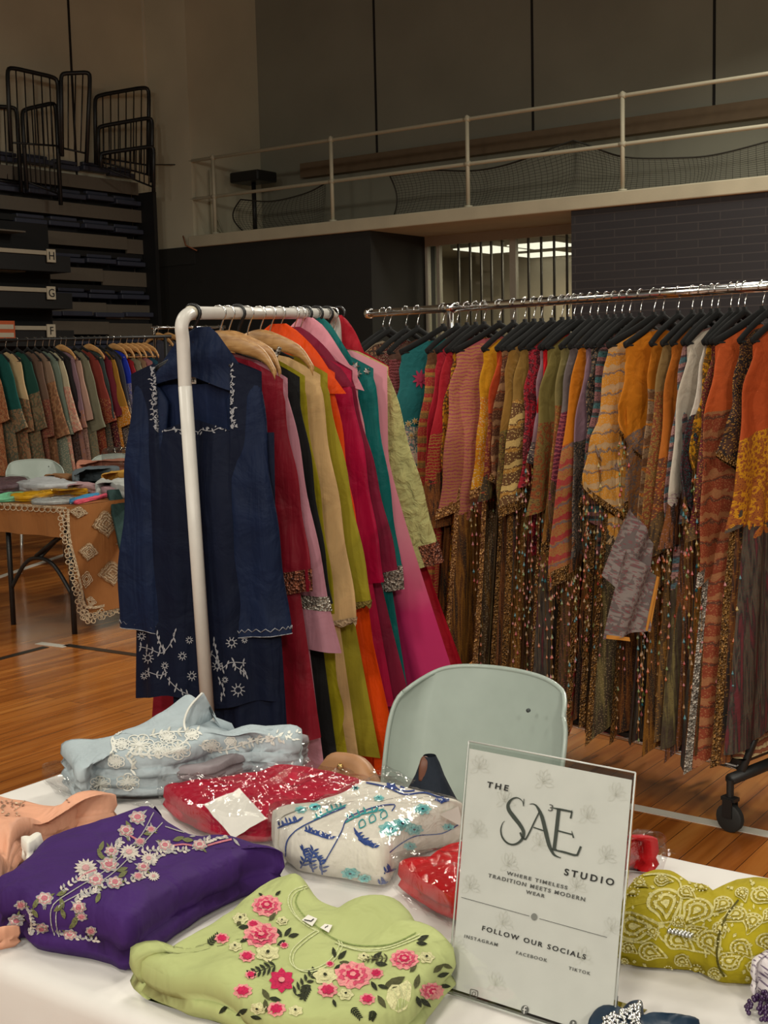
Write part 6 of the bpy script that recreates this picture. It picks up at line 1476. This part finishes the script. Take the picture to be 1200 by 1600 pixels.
MB().lathe(c - HN * .021 + Vector((0, 0, .008)) , [(.0005, .006), (.006, .005), (.0085, 0), (.004, -.002)], 16, 0, (HW, Vector((0, 0, 1)), -HN)).build('brass_stud', plain('brass', (.7, .5, .2, 1), .25, 1.), tb)
nb = thing('canvas_bag', 'dark blue canvas bag with brown leather tab leaning by the grey chair', 'bag')
c = at(672, 1212, 2.45); nb.location = (c.x, c.y, 0)
mb = MB(); rows = []
for z, w, d in ((.04, .012, .012), (.025, .02, .018), (0, .03, .025), (-.05, .06, .04), (-.2, .11, .06), (-.45, .12, .06), (-.5, .1, .05)):
    rows.append([c + HW * (w * math.cos(a)) + HN * (d * math.sin(a)) + Vector((0, 0, z)) for a in [2 * PI * k / 16 for k in range(16)]])
mb.grid(rows, 0, True); mb.build('body', DKB, nb)
mb = MB(); mb.tube(cr([c - HN * .02 + Vector((0, 0, -.004)), c - HN * .018 + Vector((0, 0, .022)), c - HN * .008 + Vector((0, 0, .034)), c + HN * .01 + Vector((0, 0, .02))], 5), .011, 8, flat=.35); mb.build('leather_tab', BRL, nb)

# ---------------------------------------------------------------- acrylic sign
Q = dict(BL=onz(700, 1551, TZ + .004), BR=onz(957, 1634, TZ + .004), TL=onz(733, 1158, 1.02), TR=onz(993.5, 1207.5, 1.02))
X = (Q['BR'] - Q['BL']).normalized(); Ym = ((Q['TL'] - Q['BL']) + (Q['TR'] - Q['BR'])); Nn = X.cross(Ym).normalized(); Y = Nn.cross(X)
if Nn.dot(Q['BL'] - EYE) > 0: Nn = -Nn
o0 = Q['BL']
def flat(px, py, lift=0.):
    d = ray(px, py); t = (o0 - EYE).dot(Nn) / d.dot(Nn); return EYE + d * t + Nn * lift
Q['TL'], Q['TR'] = flat(733, 1158), flat(993.5, 1207.5)
n = NT('clear_acrylic'); tr = n.n('ShaderNodeBsdfTransparent'); tr.inputs[0].default_value = (.95, .96, .95, 1)
gl = n.n('ShaderNodeBsdfGlossy'); gl.inputs['Roughness'].default_value = .05; fz = n.n('ShaderNodeFresnel', i_IOR=1.45); ms = n.n('ShaderNodeMixShader')
n.l(fz.outputs[0], ms.inputs[0]); n.l(tr.outputs[0], ms.inputs[1]); n.l(gl.outputs[0], ms.inputs[2]); n.l(ms.outputs[0], n.out.inputs[0]); ACR = n.m
sg = thing('sign_holder', 'slanted clear acrylic stand holding a white studio poster on the table', 'sign', o0)
def plate(a, b, c, d, th, name, mt, parent):
    t = Nn * th; return MB().add([a, b, c, d, a + t, b + t, c + t, d + t], [[0, 1, 2, 3], [7, 6, 5, 4], [0, 4, 5, 1], [1, 5, 6, 2], [2, 6, 7, 3], [3, 7, 4, 0]]).build(name, mt, parent, smooth=False)
PAPER = plain('white_poster_paper', S(220, 217, 214), .6)
e = Y * .006; ex = X * .003
pp = plate(Q['BL'] + ex + e, Q['BR'] - ex + e, Q['TR'] - ex - Y * .009, Q['TL'] + ex - Y * .009, .0006, 'poster', PAPER, sg)
plate(Q['BL'] + Nn * .0012, Q['BR'] + Nn * .0012, Q['TR'] + Nn * .0012 - Y * .004, Q['TL'] + Nn * .0012 - Y * .004, .002, 'front_sheet', ACR, sg)
plate(Q['BL'] - Nn * .004, Q['BR'] - Nn * .004, Q['TR'] - Nn * .004, Q['TL'] - Nn * .004, .002, 'back_sheet', ACR, sg)
hz = Vector((Nn.x, Nn.y, 0)).normalized()
f0 = Q['BL'] - hz * .09; f1 = Q['BR'] - hz * .09
MB().add([Q['BL'] - Vector((0, 0, .0005)), Q['BR'] - Vector((0, 0, .0005)), f1 - Vector((0, 0, .0005)), f0 - Vector((0, 0, .0005))] + [p + Vector((0, 0, .002)) for p in (Q['BL'], Q['BR'], f1, f0)], [[0, 1, 2, 3], [7, 6, 5, 4], [0, 4, 5, 1], [1, 5, 6, 2], [2, 6, 7, 3], [3, 7, 4, 0]]).build('foot_plate', ACR, sg, smooth=False)
edge = n = plain('acrylic_edge', S(196, 198, 194), .2)
for a, b in (('TL', 'TR'), ('TR', 'BR'), ('BL', 'TL'), ('BL', 'BR')):
    MB().tube([Q[a] + Nn * .001, Q[b] + Nn * .001], .0011, 6).build('polished_edge', edge, sg)
def c7(x, y): return (680 + x / 3.479, 1140 + y / 3.479)
LF = .0022
def write(txt, x0, y0, x1, y1, h, mt, sp=1.0, bold=0.):
    """lettering whose baseline runs from c7(x0,y0) to c7(x1,y1); h = cap height in the same units"""
    a = flat(*c7(x0, y0), LF); b = flat(*c7(x1, y1), LF); up = flat(*c7((x0 + x1) / 2, (y0 + y1) / 2 - h), LF); md = (a + b) / 2
    Xd = (b - a).normalized(); Yd = Nn.cross(Xd)
    if Yd.z < 0: Yd = -Yd
    o = letters(txt, 'lettering', mt, pp, md, Xd, Yd, (up - md).dot(Yd), .00012, 'CENTER', (b - a).length, sp, bold)
    return o
GI = plain('grey_ink', S(84, 84, 82), .6); GRN = plain('dark_green_ink', S(44, 52, 44), .5)
write('THE', 284, 313, 400, 335, 32, INK, 1.5, .0004)
write('STUDIO', 704, 790, 974, 850, 38, INK, 1.5, .0004)
write('WHERE TIMELESS', 392, 788, 722, 870, 20, GI, 1.3, .0002)
write('TRADITION MEETS MODERN', 292, 802, 818, 935, 22, GI, 1.3, .0002)
write('WEAR', 496, 890, 598, 915, 20, GI, 1.3, .0002)
write('FOLLOW OUR SOCIALS', 257, 1090, 820, 1250, 28, INK, 1.35, .0002)
write('INSTAGRAM', 162, 1131, 342, 1179, 19, GI, 1.3, .0001); write('FACEBOOK', 442, 1220, 610, 1264, 19, GI, 1.3, .0001); write('TIKTOK', 728, 1304, 846, 1336, 19, GI, 1.3, .0001)
write('3', 618, 442, 641, 447, 40, GI, 1.)
def ink(name, mt, strokes, mi_lift=LF):
    mb = MB()
    for pts, w in strokes:
        Qp = cr(pts, 8) if len(pts) > 2 else [Vector(p) for p in pts]; L = []
        for i, p in enumerate(Qp):
            a = Qp[max(i - 1, 0)]; b = Qp[min(i + 1, len(Qp) - 1)]; t = (b - a); t = t / (t.length or 1); nn = Vector((-t.y, t.x))
            s = i / (len(Qp) - 1) * (len(w) - 1) if isinstance(w, (list, tuple)) else 0
            ww = w if not isinstance(w, (list, tuple)) else w[int(min(s, len(w) - 1.001))] * (1 - s % 1) + w[min(int(min(s, len(w) - 1.001)) + 1, len(w) - 1)] * (s % 1 if s < len(w) - 1 else 1)
            L.append((flat(*c7(*(p - nn * ww / 2)), mi_lift), flat(*c7(*(p + nn * ww / 2)), mi_lift)))
        mb.grid([[a, b] for a, b in L])
    return mb.build(name, mt, pp, smooth=False)
sae = [([(484, 418), (478, 390), (452, 372), (424, 378), (402, 404), (404, 436), (432, 476), (466, 520), (484, 556), (480, 590), (456, 616), (424, 626), (392, 614), (368, 584), (361, 545), (370, 512), (382, 498)], [3, 4, 6, 10, 16, 20, 22, 20, 18, 15, 12, 10, 10, 9, 7, 4, 2]),
       ([(484, 416), (487, 378)], 4), ([(466, 560), (480, 588), (500, 598)], [10, 12, 3]),
       ([(572, 444), (540, 510), (500, 590), (484, 596)], [7, 8, 8, 3]), ([(518, 406), (540, 406), (560, 424), (584, 474), (606, 560), (624, 630), (650, 680), (686, 698)], [3, 6, 12, 20, 22, 20, 12, 3]), ([(538, 532), (598, 552)], 7),
       ([(676, 430), (664, 540), (650, 654)], [20, 20, 18]), ([(640, 426), (690, 436), (748, 448)], [4, 12, 10]), ([(748, 446), (740, 484)], [8, 2]), ([(668, 550), (752, 572)], 8), ([(746, 552), (756, 590)], [3, 6]),
       ([(634, 652), (700, 666), (756, 682), (778, 682)], [6, 12, 12, 10]), ([(776, 684), (796, 636)], [11, 1])]
ink('logo_lettering', GRN, sae)
ink('divider_line', GI, [([(146, 912), (516, 1014)], 3.2), ([(570, 1028), (938, 1130)], 3.2)])
def disc(x, y, r, mt, name, n_=20, sq=1.12):
    mb = MB(); mb.add([flat(*c7(x, y), LF)] + [flat(*c7(x + r * math.cos(a), y + r * sq * math.sin(a)), LF) for a in [2 * PI * k / n_ for k in range(n_)]], [[0, k + 1, (k + 1) % n_ + 1] for k in range(n_)]); return mb.build(name, mt, pp, smooth=False)
disc(542, 1018, 17, plain('mid_grey_ink', S(120, 120, 116), .6), 'divider_dot')
rr = [(196, 1420), (200, 1412), (228, 1418), (236, 1426), (234, 1452), (226, 1458), (200, 1452), (195, 1444), (196, 1420)]
ink('camera_icon', GI, [(rr, 4), ([(215 + 9 * math.cos(a), 1436 + 10 * math.sin(a)) for a in [PI * k / 5 for k in range(11)]], 3.4), ([(225, 1424), (228, 1425)], 4)])
disc(492, 1522, 21, GI, 'round_icon'); ink('icon_letter', PAPER, [([(504, 1508), (494, 1506), (490, 1516), (488, 1544)], 5), ([(480, 1520), (500, 1525)], 4.5)], LF + .0003)
disc(754, 1600, 20, GI, 'round_icon'); ink('icon_note', PAPER, [([(754, 1588), (754, 1604), (746, 1610)], 4), ([(754, 1588), (762, 1596)], 4)], LF + .0003)
FNT = plain('faint_line_art', S(196, 195, 186), .6); fs = []
def bloom(x, y, s):
    for a, L in ((-2.2, 1.), (-1.75, 1.15), (-1.3, 1.2), (-.9, 1.), (-.3, .9), (.35, 1.), (2.6, .8)):
        dx, dy = math.cos(a), math.sin(a); nx_, ny_ = -dy, dx; l = s * L; w = s * .2
        fs.append(([(x, y), (x + dx * l * .5 + nx_ * w, y + dy * l * .5 + ny_ * w), (x + dx * l, y + dy * l), (x + dx * l * .5 - nx_ * w, y + dy * l * .5 - ny_ * w), (x, y)], 1.6))
for x, y in ((240, 210), (590, 290), (985, 360), (830, 480), (380, 390), (230, 560), (570, 630), (930, 700), (190, 860), (400, 740), (770, 860), (370, 1060), (960, 1090), (800, 1250), (330, 1390), (120, 1190)): bloom(x, y, 62)
ink('flower_line_art', FNT, fs, LF - .0003)
